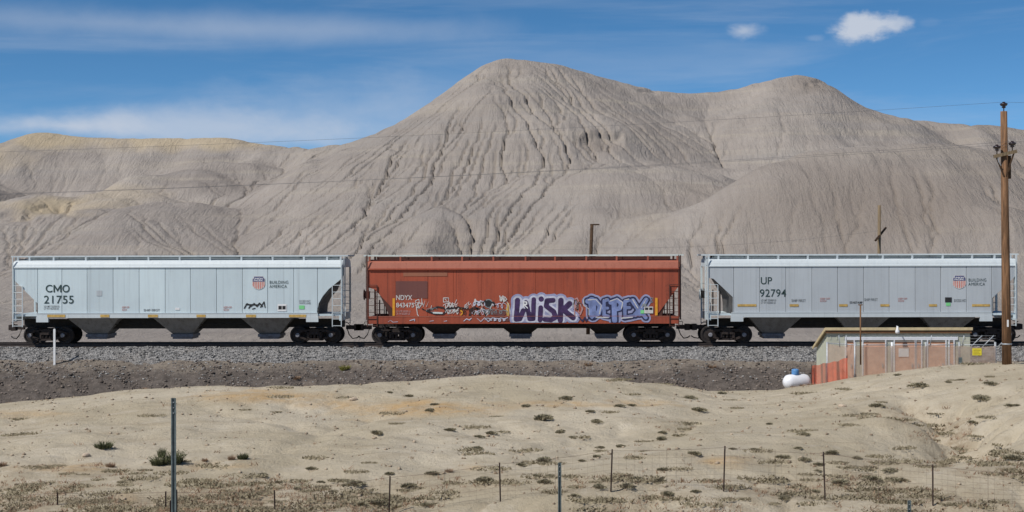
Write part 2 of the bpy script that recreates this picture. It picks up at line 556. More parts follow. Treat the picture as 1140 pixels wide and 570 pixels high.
def hill_mat():
    m, g = new_mat('shale_badland')
    pos = g.n('ShaderNodeNewGeometry').outputs['Position']
    och = g.n('ShaderNodeAttribute', None, attribute_name='ochre').outputs['Fac']
    drk = g.n('ShaderNodeAttribute', None, attribute_name='dark').outputs['Fac']
    n1 = g.noise(pos, 0.05, 5, 0.6)
    n2 = g.noise(pos, 0.5, 6, 0.65)
    n3 = g.noise(pos, 3.0, 6, 0.7)
    c = g.mix(g.ramp(n1, 0.3, 0.7), (0.250, 0.221, 0.199), (0.355, 0.316, 0.283))
    c = g.mix(g.math('MULTIPLY', g.ramp(n2, 0.4, 0.75), 0.45), c, (0.265, 0.232, 0.208))
    band = g.noise(g.n('ShaderNodeMapping', {0: pos, 3: (0.03, 0.03, 0.9)}).outputs[0], 1.0, 4, 0.6)
    c = g.mix(g.math('MULTIPLY', g.ramp(band, 0.48, 0.7), 0.35), c, (0.40, 0.352, 0.285))
    band2 = g.noise(g.n('ShaderNodeMapping', {0: pos, 1: (9, 3, 5), 3: (0.02, 0.02, 0.55)}).outputs[0], 1.0, 5, 0.6)
    c = g.mix(g.math('MULTIPLY', g.ramp(band2, 0.5, 0.66), 0.4), c, (0.275, 0.255, 0.240))
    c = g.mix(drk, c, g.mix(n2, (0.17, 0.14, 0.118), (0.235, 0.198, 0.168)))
    c = g.mix(och, c, g.mix(n2, (0.42, 0.325, 0.19), (0.52, 0.43, 0.29)))
    c = g.mix(g.math('MULTIPLY', g.ramp(n3, 0.52, 0.75), 0.4), c, (0.20, 0.168, 0.145))
    n4 = g.noise(pos, 9.0, 4, 0.7)
    c = g.mix(g.math('MULTIPLY', g.ramp(n4, 0.55, 0.75), 0.35), c, (0.17, 0.145, 0.125))
    c = g.mix(g.math('MULTIPLY', g.ramp(n4, 0.45, 0.25), 0.30), c, (0.44, 0.40, 0.36))
    rill = g.noise(g.n('ShaderNodeMapping', {0: pos, 3: (1.0, 0.22, 0.22)}).outputs[0], 1.5, 6, 0.68, 0.6)
    h = g.math('ADD', g.math('ADD', g.math('MULTIPLY', n3, 0.45), g.math('MULTIPLY', n4, 0.16)), g.math('MULTIPLY', rill, 1.2))
    finish(g, c, 0.95, 0, h, 0.75, 0.40, 0.1)
    return m


def sand_mat():
    m, g = new_mat('sandy_clay')
    pos = g.n('ShaderNodeNewGeometry').outputs['Position']
    och = g.n('ShaderNodeAttribute', None, attribute_name='ochre').outputs['Fac']
    veg = g.n('ShaderNodeAttribute', None, attribute_name='veg').outputs['Fac']
    n1 = g.noise(pos, 0.16, 5, 0.6)
    n2 = g.noise(pos, 1.6, 6, 0.68)
    n3 = g.noise(pos, 11.0, 6, 0.7)
    c = g.mix(g.ramp(n1, 0.3, 0.7), (0.415, 0.355, 0.255), (0.52, 0.455, 0.35))
    c = g.mix(g.math('MULTIPLY', g.ramp(n2, 0.45, 0.75), 0.5), c, (0.365, 0.305, 0.215))
    om = g.math('MULTIPLY', och, g.ramp(n2, 0.25, 0.6))
    c = g.mix(om, c, g.mix(n3, (0.43, 0.27, 0.12), (0.52, 0.36, 0.19)))
    vm = g.math('MULTIPLY', veg, g.ramp(g.math('ADD', g.math('MULTIPLY', n2, 0.6), g.math('MULTIPLY', n3, 0.4)), 0.38, 0.6))
    c = g.mix(vm, c, g.mix(n1, (0.25, 0.19, 0.125), (0.32, 0.255, 0.175)))
    c = g.mix(g.math('MULTIPLY', g.ramp(n3, 0.6, 0.8), 0.45), c, (0.24, 0.18, 0.13))
    ns = g.noise(g.n('ShaderNodeMapping', {0: pos, 2: (0, 0, 0.5), 3: (0.35, 1.3, 1.3)}).outputs[0], 0.9, 6, 0.66, 0.4)
    c = g.mix(g.math('MULTIPLY', g.ramp(ns, 0.5, 0.7), 0.42), c, (0.30, 0.24, 0.165))
    c = g.mix(g.math('MULTIPLY', g.ramp(g.noise(pos, 0.9, 5, 0.6), 0.55, 0.72), 0.4), c, (0.56, 0.50, 0.41))
    n5 = g.noise(pos, 26.0, 4, 0.7)
    c = g.mix(g.math('MULTIPLY', g.ramp(n5, 0.56, 0.74), 0.45), c, (0.22, 0.175, 0.125))
    c = g.mix(g.math('MULTIPLY', g.ramp(n5, 0.44, 0.28), 0.35), c, (0.60, 0.54, 0.44))
    h = g.math('ADD', g.math('ADD', g.math('MULTIPLY', n3, 0.5), g.math('MULTIPLY', n5, 0.22)), g.math('ADD', g.math('MULTIPLY', n2, 1.0), ns))
    finish(g, c, 0.95, 0, h, 0.8, 0.16, 0.1)
    return m


def bank_mat():
    m, g = new_mat('embankment_cinders')
    pos = g.n('ShaderNodeNewGeometry').outputs['Position']
    n1 = g.noise(pos, 0.45, 5, 0.65)
    n2 = g.noise(pos, 3.0, 6, 0.7)
    n3 = g.noise(pos, 14.0, 4, 0.7)
    c = g.mix(g.ramp(n2, 0.3, 0.7), (0.080, 0.068, 0.060), (0.155, 0.132, 0.116))
    c = g.mix(g.math('MULTIPLY', g.ramp(n1, 0.56, 0.75), 0.55), c, (0.25, 0.20, 0.155))
    c = g.mix(g.math('MULTIPLY', g.ramp(n3, 0.6, 0.75), 0.5), c, (0.26, 0.22, 0.19))
    zz = g.n('ShaderNodeSeparateXYZ', {0: pos}).outputs[2]
    fines = g.math('MULTIPLY', g.ramp(g.math('ADD', zz, g.math('MULTIPLY', g.math('SUBTRACT', n1, 0.5), 1.6)), -1.45, -0.95), g.ramp(n2, 0.2, 0.6))
    c = g.mix(g.math('MULTIPLY', fines, 0.85), c, g.mix(n3, (0.20, 0.17, 0.14), (0.31, 0.265, 0.215)))
    finish(g, c, 0.95, 0, g.math('ADD', n2, n3), 0.8, 0.12, 0.1)
    return m


def ballast_mat():
    m, g = new_mat('grey_ballast')
    pos = g.n('ShaderNodeNewGeometry').outputs['Position']
    vor = g.n('ShaderNodeTexVoronoi', {'Vector': pos, 'Scale': 11.0})
    n1 = g.noise(pos, 0.6, 4, 0.6)
    c = g.mix(g.n('ShaderNodeSeparateColor', {0: vor.outputs['Color']}).outputs[0], (0.085, 0.083, 0.084), (0.30, 0.292, 0.285))
    c = g.mix(g.math('MULTIPLY', g.ramp(n1, 0.5, 0.75), 0.35), c, (0.25, 0.215, 0.18))
    finish(g, c, 0.9, 0, vor.outputs['Distance'], 1.0, 0.06, 0.2)
    return m


def stone_mat(name, a, b):
    m, g = new_mat(name)
    r = g.n('ShaderNodeNewGeometry').outputs['Random Per Island']
    finish(g, g.mix(r, a, b), 0.9, 0, None, spec=0.2)
    return m


M['hill'] = hill_mat()
M['sand'] = sand_mat()
M['bank'] = bank_mat()
M['ballast'] = ballast_mat()
M['ballast_stone'] = stone_mat('ballast_stone', (0.06, 0.06, 0.062), (0.37, 0.36, 0.345))
M['bank_stone'] = stone_mat('embankment_stone', (0.075, 0.06, 0.052), (0.24, 0.20, 0.17))
M['clod'] = stone_mat('clay_clod', (0.22, 0.165, 0.115), (0.42, 0.34, 0.25))

# ================================================================== TERRAIN
# ---- far plain: one sheet to the horizon
pl = MB().add([(-6000, -3000, -4.2), (6000, -3000, -4.2), (6000, 7000, -4.2), (-6000, 7000, -4.2)], [(0, 1, 2, 3)])
tag(pl.build('plain', M['sand']), kind='structure')


# ---- badland hills behind the track
def seg_height(X, Y, pts, slope, r):
    """tent over a crest polyline of (x, y, z)"""
    out = np.full(X.shape, -1e3)
    for a, b in zip(pts[:-1], pts[1:]):
        ax, ay, az_ = a; bx, by, bz = b
        dx, dy = bx - ax, by - ay
        t = np.clip(((X - ax) * dx + (Y - ay) * dy) / (dx * dx + dy * dy + 1e-9), 0, 1)
        d = np.hypot(X - ax - t * dx, Y - ay - t * dy)
        h = az_ + t * (bz - az_) - slope * (np.sqrt(d * d + r * r) - r)
        out = np.maximum(out, h)
    return out


def crest(pts):
    return [tuple(at(px, py, Y)) for px, py, Y in pts]


SKYLINE = [(-260, 205), (-120, 180), (-40, 166), (0, 158), (20, 150), (40, 146), (60, 147), (100, 152), (160, 153), (205, 153), (240, 152), (265, 154), (300, 161), (325, 163), (360, 163),
           (390, 157), (410, 151), (440, 137), (465, 122), (490, 105), (510, 90), (530, 77), (545, 68), (560, 65), (580, 66), (600, 68), (620, 71), (650, 80), (680, 88), (710, 96), (740, 102),
           (770, 104), (795, 103), (820, 99), (845, 92), (870, 86), (885, 84), (905, 86), (920, 92), (935, 101), (950, 112), (965, 120), (990, 128), (1020, 134), (1060, 139), (1100, 140), (1140, 145), (1250, 158), (1400, 190)]


def build_hills():
    dx = 0.255
    xs = np.arange(-118, 118, dx)
    ys = np.arange(78.6, 240, dx)
    X, Y = np.meshgrid(xs, ys)
    ridges = [
        # skyline of the main hill
        (crest([(330, 163, 222), (360, 162, 220), (390, 156, 216), (410, 150, 213), (440, 136, 210), (465, 121, 208), (490, 104, 206),
                (510, 90, 205), (530, 77, 204), (545, 68, 203), (560, 65, 203), (580, 66, 203), (600, 68, 204), (620, 71, 205),
                (650, 80, 207), (680, 88, 209), (710, 96, 211), (740, 102, 212), (770, 104, 213), (795, 103, 213), (820, 99, 212),
                (845, 92, 211), (870, 86, 210), (885, 84, 210), (905, 86, 210), (920, 92, 211), (935, 101, 212), (950, 112, 213),
                (965, 120, 214), (990, 128, 216), (1020, 134, 218), (1060, 139, 219), (1100, 140, 220), (1140, 145, 220), (1250, 158, 222), (1400, 190, 222)]), 0.62, 2.0),
        # left, ochre-topped ridge farther back
        (crest([(-260, 210, 228), (-120, 180, 230), (-40, 166, 231), (0, 158, 232), (20, 150, 232), (40, 146, 232), (60, 147, 232), (100, 152, 232), (160, 153, 232),
                (205, 153, 232), (240, 152, 232), (265, 154, 231), (300, 161, 230), (330, 164, 226)]), 0.60, 2.0),
        # spurs from the main summit
        (crest([(560, 66, 203), (552, 92, 196), (520, 130, 186), (490, 175, 176), (468, 225, 164), (450, 275, 150)]), 0.62, 2.0),
        (crest([(580, 67, 203), (598, 95, 195), (640, 125, 188), (668, 150, 181), (680, 190, 170), (664, 235, 158), (640, 280, 145)]), 0.62, 2.0),
        (crest([(460, 124, 208), (440, 158, 199), (420, 195, 188), (395, 240, 172), (378, 280, 157)]), 0.64, 2.0),
        (crest([(390, 156, 216), (360, 186, 204), (330, 215, 192), (310, 245, 178), (295, 285, 160)]), 0.64, 2.0),
        (crest([(740, 103, 212), (752, 135, 203), (770, 165, 193)]), 0.62, 2.0),
        (crest([(880, 86, 210), (890, 120, 202), (905, 150, 192)]), 0.62, 1.6),
        (crest([(1040, 138, 218), (1060, 160, 209), (1075, 190, 198)]), 0.60, 2.0),
        # low pale ridge in the middle
        (crest([(668, 196, 170), (700, 186, 173), (740, 180, 175), (790, 178, 176), (840, 184, 176), (880, 196, 174), (905, 210, 170)]), 0.56, 4.0),
        (crest([(745, 180, 175), (735, 215, 166), (730, 255, 154)]), 0.55, 3.0),
        # darker hump at the right, nearer
        (crest([(700, 292, 131), (760, 268, 138), (810, 238, 144), (850, 211, 148), (890, 186, 152), (930, 170, 155), (970, 162, 157), (1010, 160, 158), (1050, 164, 159),
                (1090, 178, 159), (1140, 203, 158), (1200, 236, 156), (1280, 285, 152)]), 0.60, 5.0),
        # left bench and spurs
        (crest([(-160, 236, 178), (-60, 228, 180), (0, 226, 181), (50, 219, 183), (100, 212, 186), (140, 206, 190), (190, 200, 197), (240, 192, 206), (290, 180, 216), (320, 168, 224)]), 0.50, 5.0),
        (crest([(30, 246, 168), (110, 238, 172), (190, 234, 177), (260, 232, 182), (330, 226, 188)]), 0.50, 5.0),
        (crest([(40, 147, 232), (20, 168, 224), (-10, 188, 214), (-40, 206, 200)]), 0.60, 2.0),
        
        (crest([(215, 153, 232), (222, 178, 221), (215, 200, 208), (205, 228, 194), (190, 262, 176)]), 0.60, 2.0),
        (crest([(300, 161, 230), (292, 182, 220), (270, 210, 206), (250, 245, 188), (235, 280, 170)]), 0.60, 2.0),
    ]
    base = -0.75 + 0.020 * (Y - 79) + 0.00055 * np.maximum(Y - 95, 0) ** 2
    base = np.minimum(base, 9.0)
    k = 0.8
    acc = np.exp(np.clip(base / k, -60, 60) - 40)
    wx = X + fbm(X, Y, 22, 3, 70) * 7.0
    wy = Y + fbm(X, Y, 22, 3, 80) * 7.0
    for pts, sl, r in ridges[:2]:
        acc += np.exp(np.clip(seg_height(X, Y, pts, sl, r) / k, -60, 60) - 40)
    for pts, sl, r in ridges[2:]:
        acc += np.exp(np.clip(seg_height(wx, wy, pts, sl, r) / k, -60, 60) - 40)
    Z0 = k * (np.log(acc) + 40)
    hill = np.clip((Z0 - base) / 6.0, 0, 1)
    Z = Z0 + hill * (fbm(X, Y, 16, 3, 5) * 2.0 + fbm(X, Y, 3.0, 4, 9) * 0.34) + fbm(X, Y, 5, 3, 15) * 0.12
    hard = np.clip(0.5 + 1.5 * fbm(X, Y, 30, 3, 77) + 0.5 * fbm(X, Y, 9, 2, 78), 0, 1)
    hard = hard * hard * (3 - 2 * hard)
    Z, A = erode(Z, dx, 13, 0.003 + 0.0062 * hard, 0.48, 1.0 + 5 * (1 - hard), 0.022, 3)
    Z, A = erode(Z, dx, 8, 0.004 + 0.017 * hard, 0.38, 0.7 + 6 * (1 - hard), 0.004, 4, 0.45)
    Z, A = erode(Z, dx, 5, 0.003 + 0.062 * hard, 0.30, 3 + 14 * (1 - hard), 0.0, 6, 0.5)
    # weather the crests back to the measured skyline
    sky_px = np.array([p[0] for p in SKYLINE]); sky_el = np.array([(285 - p[1]) / F for p in SKYLINE])
    PX = 570 + F * np.tan(np.arctan2(X, Y) + YAW)
    EL = (Z - 4.7) / (np.hypot(X, Y) * np.cos(np.arctan2(X, Y) + YAW))
    bins = np.clip(((PX + 300) / 6).astype(int), 0, 289)
    mx = np.full(290, 1e-3); np.maximum.at(mx, bins.ravel(), EL.ravel())
    ctr = np.arange(290) * 6 - 297
    ratio = np.interp(ctr, sky_px, sky_el) / mx
    ratio = np.convolve(np.pad(np.clip(ratio, 0.6, 1.4), 1, mode='edge'), np.ones(3) / 3, 'valid')
    rr = np.interp(PX, ctr, ratio)
    wgt = np.clip((Y - 165) / 30, 0, 1)
    Z = np.where(Z > 4.7, 4.7 + (Z - 4.7) * (1 + (rr - 1) * wgt), Z)
    # ground colours, with some shade painted in
    nz = fbm(X, Y, 18, 4, 33)
    nf = fbm(X, Y, 3, 3, 43)
    PY = 285 - F * (Z - 4.7) / Y
    # ledges of harder rock: the ground steps down below a ragged line
    jag = fbm(X, Y, 2.2, 3, 201) * 9
    for lx0, lx1, ly, fall, h, ya, yb in ((640, 696, 148, 22, 1.0, 165, 200), (-30, 42, 236, 14, 0.8, 150, 200), (58, 84, 230, 11, 0.6, 150, 200), (30, 60, 229, 8, 0.5, 150, 200), (705, 740, 98, 9, 0.5, 200, 214), (893, 925, 94, 9, 0.5, 195, 214), (500, 530, 178, 10, 0.6, 160, 195), (430, 470, 160, 10, 0.6, 180, 205)):
        t = np.clip((PY - ly - jag) / 1.6, 0, 1) * np.clip(1 - (PY - ly - jag) / fall, 0, 1)
        e = np.clip((PX - lx0) / 8, 0, 1) * np.clip((lx1 - PX) / 8, 0, 1) * (Y > ya) * (Y < yb)
        Z = Z - h * t * e
    def blob(cx, cy, rx, ry):
        return np.clip(1.25 - np.hypot((PX - cx) / rx, (PY - cy) / ry) + nz * 0.9 + nf * 0.5, 0, 1)
    ochre = np.maximum.reduce([
        (Y > 212) * blob(45, 152, 60, 10), (Y > 212) * blob(215, 156, 105, 9), (Y > 212) * blob(-20, 175, 60, 24) * 0.8,
        (Y < 200) * blob(40, 229, 85, 12), 0.5 * (Y < 200) * blob(120, 214, 60, 9), 0.30 * blob(715, 250, 42, 20)])
    ochre = np.clip(ochre, 0, 1) * 0.62
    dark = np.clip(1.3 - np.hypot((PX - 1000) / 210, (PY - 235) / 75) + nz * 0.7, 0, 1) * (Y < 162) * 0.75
    dark = np.maximum(dark, np.clip(1.2 - np.hypot((PX - 668) / 38, (PY - 158) / 18) + nz, 0, 1) * 0.6)  # shade under the middle ledge painted into the colour
    dark = np.maximum(dark, np.clip(1.2 - np.hypot((PX - 905) / 30, (PY - 97) / 12) + nz, 0, 1) * 0.5)  # shaded right side of the second summit painted darker
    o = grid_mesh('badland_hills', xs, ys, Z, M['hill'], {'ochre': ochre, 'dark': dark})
    tag(o, kind='structure')
    return xs, ys, Z


HX, HY, HZ = build_hills()


def hill_z(x, y):
    i = int(np.clip((y - HY[0]) / (HY[1] - HY[0]), 0, len(HY) - 1))
    j = int(np.clip((x - HX[0]) / (HX[1] - HX[0]), 0, len(HX) - 1))
    return float(HZ[i, j])


# ---- foreground ground: thin plate through measured points
def tps_fit(P, V, reg=1e-3):
    n = len(P)
    d2 = ((P[:, None] - P[None]) ** 2).sum(-1)
    K = 0.5 * d2 * np.log(d2 + 1e-9)
    K += np.eye(n) * reg
    Q = np.concatenate([np.ones((n, 1)), P], 1)
    L = np.block([[K, Q], [Q.T, np.zeros((3, 3))]])
    return np.linalg.solve(L, np.concatenate([V, np.zeros(3)]))


def tps_eval(P, w, X, Y):
    out = w[-3] + w[-2] * X + w[-1] * Y
    for (px, py), c in zip(P, w[:-3]):
        d2 = (X - px) ** 2 + (Y - py) ** 2
        out = out + c * 0.5 * d2 * np.log(d2 + 1e-9)
    return out


def build_ground():
    ctrl = []
    for px, py, Y in [
        # crest of the mound
        (-150, 458, 60), (0, 450, 60), (80, 444, 60), (150, 437, 60), (230, 431, 58), (300, 433, 58.5), (420, 427, 58.5), (500, 422, 58), (545, 419, 57.5), (600, 417, 57.5),
        (650, 419, 57.5), (690, 422, 58), (740, 428, 59), (800, 435, 60), (850, 434.5, 60), (885, 432, 60), (905, 429.5, 59.8), (925, 425, 59.5), (950, 420.5, 59), (975, 416, 58.6), (1000, 412, 58), (1060, 408, 57),
        (1110, 404, 55), (1150, 403, 54.5), (1250, 400, 54),
        # slope towards the camera
        (0, 478, 50), (120, 470, 50), (230, 462, 50), (380, 462, 50), (520, 452, 50), (640, 450, 50), (760, 458, 50), (870, 455, 51), (820, 443, 56), (880, 441, 56), (910, 436, 56), (980, 436, 51), (1060, 428, 51), (1140, 424, 50),
        (0, 506, 44), (150, 500, 44), (300, 494, 44), (450, 488, 44), (600, 482, 44), (750, 486, 44), (900, 476, 44.5), (980, 474, 44.5), (1140, 470, 44.5),
        (1069, 506, 43.4), (1061, 489, 45.2), (1050, 468, 47.2), (1030, 476, 44.8), (1088, 470, 45.4), (1100, 492, 43.6), (1140, 484, 42.8),
        (0, 535, 39), (150, 530, 39), (300, 530, 39), (450, 526, 39), (600, 522, 39), (750, 520, 39.2), (900, 520, 39.2), (1070, 520, 40.5), (1140, 522, 39),
        (0, 572, 35), (150, 572, 35), (300, 574, 35), (450, 568, 35.3), (600, 563, 35.6), (700, 558, 36), (805, 553.5, 36.3), (920, 557, 36), (1040, 562, 35.8), (1140, 568, 35.5),
    ]:
        ctrl.append(tuple(at(px, py, Y)))
    for x in (-60, -40, -20, 0, 20, 40, 60):
        ctrl += [(x, 27, -2.6), (x, 20, -2.6), (x, 12, -0.2), (x, 6, 2.6), (x, -6, 2.9)]
    # hollow behind the mound, below the embankment
    for px in (-150, 0, 150, 300, 420, 540, 660, 780, 860):
        p = at(px, 400, 66); ctrl.append((p.x, 66.5, -2.75)); ctrl.append((p.x, 70, -3.1))
    for px, z in ((905, -1.35), (960, -1.0), (1010, -0.8), (1060, -0.6), (1110, -0.5), (1160, -0.5), (1300, -0.5)):
        p = at(px, 400, 63); ctrl.append((p.x, 62.5, z)); ctrl.append((p.x, 66.0, z - 0.2)); ctrl.append((p.x, 70, -2.4))
    for x, y in ((-60, 60), (-60, 45), (60, 45), (60, 60)):
        ctrl.append((x, y, -1.6 if x < 0 else 0.4))
    C = np.array(ctrl)
    w = tps_fit(C[:, :2], C[:, 2], 0.5)
    dx = 0.16
    xs = np.arange(-56, 56, dx)
    ys = np.arange(-6, 70, dx)
    ys = ys[ys > 20]
    X, Y = np.meshgrid(xs, ys)
    Z = tps_eval(C[:, :2], w, X, Y)
    # washes cut into the slope
    for pts, dep, wid in (([(1012, 446, 49.5), (1040, 458, 48), (1052, 474, 46.4), (1063, 492, 44.6), (1074, 509, 43.2), (1050, 524, 41.0)], .62, .75), ([(975, 462, 47), (1010, 478, 45.6), (1040, 493, 44.6), (1070, 506, 43.4)], .34, .45),
                          ([(1140, 486, 43.2), (1105, 497, 43.2), (1076, 509, 43.1)], .38, .5), ([(790, 470, 48), (745, 478, 46.5), (700, 490, 44.5), (640, 505, 42), (570, 520, 40)], .26, .45),
                          ([(690, 474, 47), (660, 484, 45.4), (615, 498, 43.2), (560, 508, 41.6)], .24, .4), ([(420, 470, 49), (350, 490, 45.5), (300, 508, 42.5), (240, 520, 41)], .24, .5), ([(180, 455, 53), (260, 470, 49.5), (330, 478, 48), (420, 500, 44)], .2, .5)):
        q = [at(*p) for p in pts]
        jx = X + fbm(X, Y, 1.6, 3, 303) * 1.2; jy = Y + fbm(X, Y, 1.6, 3, 313) * 1.2
        D = np.full(X.shape, 99.0)
        for a, b in zip(q[:-1], q[1:]):
            ddx, ddy = b.x - a.x, b.y - a.y
            t = np.clip(((jx - a.x) * ddx + (jy - a.y) * ddy) / (ddx * ddx + ddy * ddy), 0, 1)
            D = np.minimum(D, np.hypot(jx - a.x - t * ddx, jy - a.y - t * ddy))
        Z -= dep * np.exp(-(D / wid) ** 1.3)
    amp = 1 - 0.62 * np.clip((Y - 50) / 7, 0, 1)
    Z += amp * (fbm(X, Y, 7, 4, 51) * 0.46 + fbm(X, Y, 2.4, 3, 58) * 0.16) + fbm(X, Y, 0.9, 3, 61) * 0.09
    Z, A = erode(Z, dx, 18, 0.020, 0.5, 0.4, 0.02, 8)
    PX = 570 + F * (X / Y + math.tan(YAW))
    PY = 285 - F * (Z - 4.7) / Y
    nz = fbm(X, Y, 4, 4, 91); nf = fbm(X, Y, 1.0, 3, 95)
    def blob(cx, cy, rx, ry):
        return np.clip(1.2 - np.hypot((PX - cx) / rx, (PY - cy) / ry) + nz * 0.9 + nf * 0.6, 0, 1)
    ochre = np.maximum.reduce([blob(490, 456, 150, 10), blob(640, 450, 130, 5), blob(300, 441, 80, 7), blob(380, 452, 50, 7), blob(530, 521, 22, 5),
                               blob(800, 513, 40, 9), blob(250, 520, 36, 6), 0.7 * blob(135, 558, 18, 7), 0.7 * blob(80, 522, 60, 5), 0.5 * blob(30, 462, 90, 5)])
    bottom = np.clip((PY - 512 - 20 * np.clip((PX - 250) / 250, 0, 1)) / 38, 0, 1)
    veg = np.clip(np.maximum.reduce([bottom * (0.52 + 1.3 * nz), 0.8 * blob(1100, 530, 120, 22), 0.9 * blob(1062, 490, 16, 30), 0.7 * blob(1030, 485, 40, 8), 0.7 * blob(940, 545, 180, 14), 0.5 * blob(560, 540, 200, 16),
                                     0.45 * blob(1000, 460, 90, 14), 0.4 * blob(740, 475, 40, 12)]), 0, 1)
    o = grid_mesh('ground', xs, ys, Z, M['sand'], {'ochre': np.clip(ochre, 0, 1) * 0.9, 'veg': veg})
    tag(o, kind='structure')
    # the verge the photographer stands on, below the frame
    xs2 = np.arange(-56, 56.1, 2.0); ys2 = np.arange(-8, 20.6, 1.0)
    X2, Y2 = np.meshgrid(xs2, ys2)
    Z2 = tps_eval(C[:, :2], w, X2, Y2)
    Z2 = np.minimum(Z2, 3.0) - 0.02
    o2 = grid_mesh('verge', xs2, ys2, Z2, M['sand'], {'ochre': Z2 * 0, 'veg': Z2 * 0 + 0.3})
    tag(o2, kind='structure')
    return xs, ys, Z, veg


GX, GY, GZ, GVEG = build_ground()


def gz(x, y):
    fi = np.clip((y - GY[0]) / (GY[1] - GY[0]), 0, len(GY) - 1.001)
    fj = np.clip((x - GX[0]) / (GX[1] - GX[0]), 0, len(GX) - 1.001)
    i, j = int(fi), int(fj)
    a, b = fi - i, fj - j
    return float((GZ[i, j] * (1 - b) + GZ[i, j + 1] * b) * (1 - a) + (GZ[i + 1, j] * (1 - b) + GZ[i + 1, j + 1] * b) * a)


def on_ground(px, py):
    """where the pixel's ray meets the foreground ground"""
    d = px_dir(px, py)
    t = 24.0
    while t < 72:
        p = CAM + d * t
        if p.y > GY[0] + 0.2 and p.z <= gz(p.x, p.y):
            return Vector((p.x, p.y, gz(p.x, p.y)))
        t += 0.05
    return None


# ---- railway embankment, ballast and track
TX0, TX1 = -75.0, 75.0
TY = 75.0                          # track centre line


def build_bank():
    dx = 0.2
    xs = np.arange(TX0, TX1 + dx, dx)
    ys = np.arange(65.5, 84.01, dx)
    X, Y = np.meshgrid(xs, ys)
    prof_y = [65.5, 68.0, 72.9, 73.6, 77.0, 78.2, 84.0]
    prof_z = [-3.5, -2.75, -0.78, -0.62, -0.62, -0.95, -0.85]
    Z = np.interp(Y, prof_y, prof_z)
    near = np.clip((73.2 - Y) / 2.0, 0.12, 1) * (Y < 73.4)
    Z += near * (fbm(X, Y, 3.0, 4, 21) * 0.42 + fbm(X, Y, 0.7, 3, 27) * 0.14)
    o = grid_mesh('embankment', xs, ys, Z, M['bank'])
    tag(o, kind='structure')
    # ballast shoulder
    ys = np.arange(71.9, 77.61, 0.11)
    xs = np.arange(TX0, TX1 + 0.15, 0.15)
    X, Y = np.meshgrid(xs, ys)
    toe = 72.62 + fbm(X, X * 0 + 3.3, 2.2, 4, 45) * 0.45
    Z2 = np.interp(Y - (toe - 72.62) * np.clip((73.4 - Y), 0, 1), [72.3, 72.85, 73.55, 76.45, 77.3, 77.6], [-1.55, -0.74, -0.21, -0.21, -0.75, -0.95])
    Z2 += fbm(X, Y, 0.28, 3, 29) * 0.07 + fbm(X, Y, 1.5, 2, 31) * 0.08
    o = grid_mesh('ballast', xs, ys, Z2, M['ballast'])
    tag(o, kind='structure')
    def zi(x, y, A_, xs_, ys_):
        i = np.clip(((y - ys_[0]) / (ys_[1] - ys_[0])).astype(int), 0, len(ys_) - 1)
        j = np.clip(((x - xs_[0]) / (xs_[1] - xs_[0])).astype(int), 0, len(xs_) - 1)
        return A_[i, j]
    return (lambda x, y: zi(x, y, Z2, xs, ys)), (np.arange(TX0, TX1 + 0.2, 0.2), np.arange(65.5, 84.01, 0.2), Z)


BALL_Z, (BX, BY, BZ) = build_bank()


def bank_z(x, y):
    i = np.clip(((y - BY[0]) / 0.2).astype(int), 0, len(BY) - 1)
    j = np.clip(((x - BX[0]) / 0.2).astype(int), 0, len(BX) - 1)
    return BZ[i, j]


def stones(name, n, xr, yr, zf, smin, smax, mat, seed, power=2.5):
    r = np.random.default_rng(seed)
    x = r.uniform(*xr, n); y = r.uniform(*yr, n); z = zf(x, y)
    s = smin + (smax - smin) * r.random(n) ** power
    octv = np.array([(1, 0, 0), (0, 1, 0), (-1, 0, 0), (0, -1, 0), (0, 0, .8), (0, 0, -.8)])
    V = octv[None] * (0.65 + 0.7 * r.random((n, 6, 1)))
    th = r.random(n) * 6.28
    c, sn = np.cos(th)[:, None], np.sin(th)[:, None]
    tl = r.uniform(-0.8, 0.8, n)[:, None]
    vx, vy, vz = V[..., 0], V[..., 1], V[..., 2]
    vx, vz = vx * np.cos(tl) - vz * np.sin(tl), vx * np.sin(tl) + vz * np.cos(tl)
    vx, vy = vx * c - vy * sn, vx * sn + vy * c
    co = np.stack([x[:, None] + vx * s[:, None], y[:, None] + vy * s[:, None], z[:, None] + vz * s[:, None] * 0.75 + 0.2 * s[:, None]], -1).reshape(-1, 3)
    fq = np.array([(0, 1, 4), (1, 2, 4), (2, 3, 4), (3, 0, 4), (1, 0, 5), (2, 1, 5), (3, 2, 5), (0, 3, 5)])
    fi = (np.arange(n)[:, None, None] * 6 + fq[None]).reshape(-1, 3)
    me = bpy.data.meshes.new(name)
    me.vertices.add(len(co)); me.vertices.foreach_set('co', co.ravel())
    me.loops.add(fi.size); me.loops.foreach_set('vertex_index', fi.ravel().astype(np.int32))
    me.polygons.add(len(fi))
    me.polygons.foreach_set('loop_start', np.arange(0, fi.size, 3, dtype=np.int32))
    me.polygons.foreach_set('loop_total', np.full(len(fi), 3, dtype=np.int32))
    me.update(calc_edges=True)
    me.materials.append(mat)
    return link(name, me)


tag(stones('ballast_stones', 36000, (-34, 34), (72.5, 74.0), BALL_Z, 0.028, 0.085, M['ballast_stone'], 2, 1.8), 'grey crushed ballast stones along the track shoulder', 'gravel', kind='stuff')
tag(stones('embankment_rubble', 36000, (-34, 34), (66.5, 72.9), bank_z, 0.02, 0.12, M['bank_stone'], 3, 3.5), 'dark brown rubble strewn over the railway embankment', 'gravel', kind='stuff')

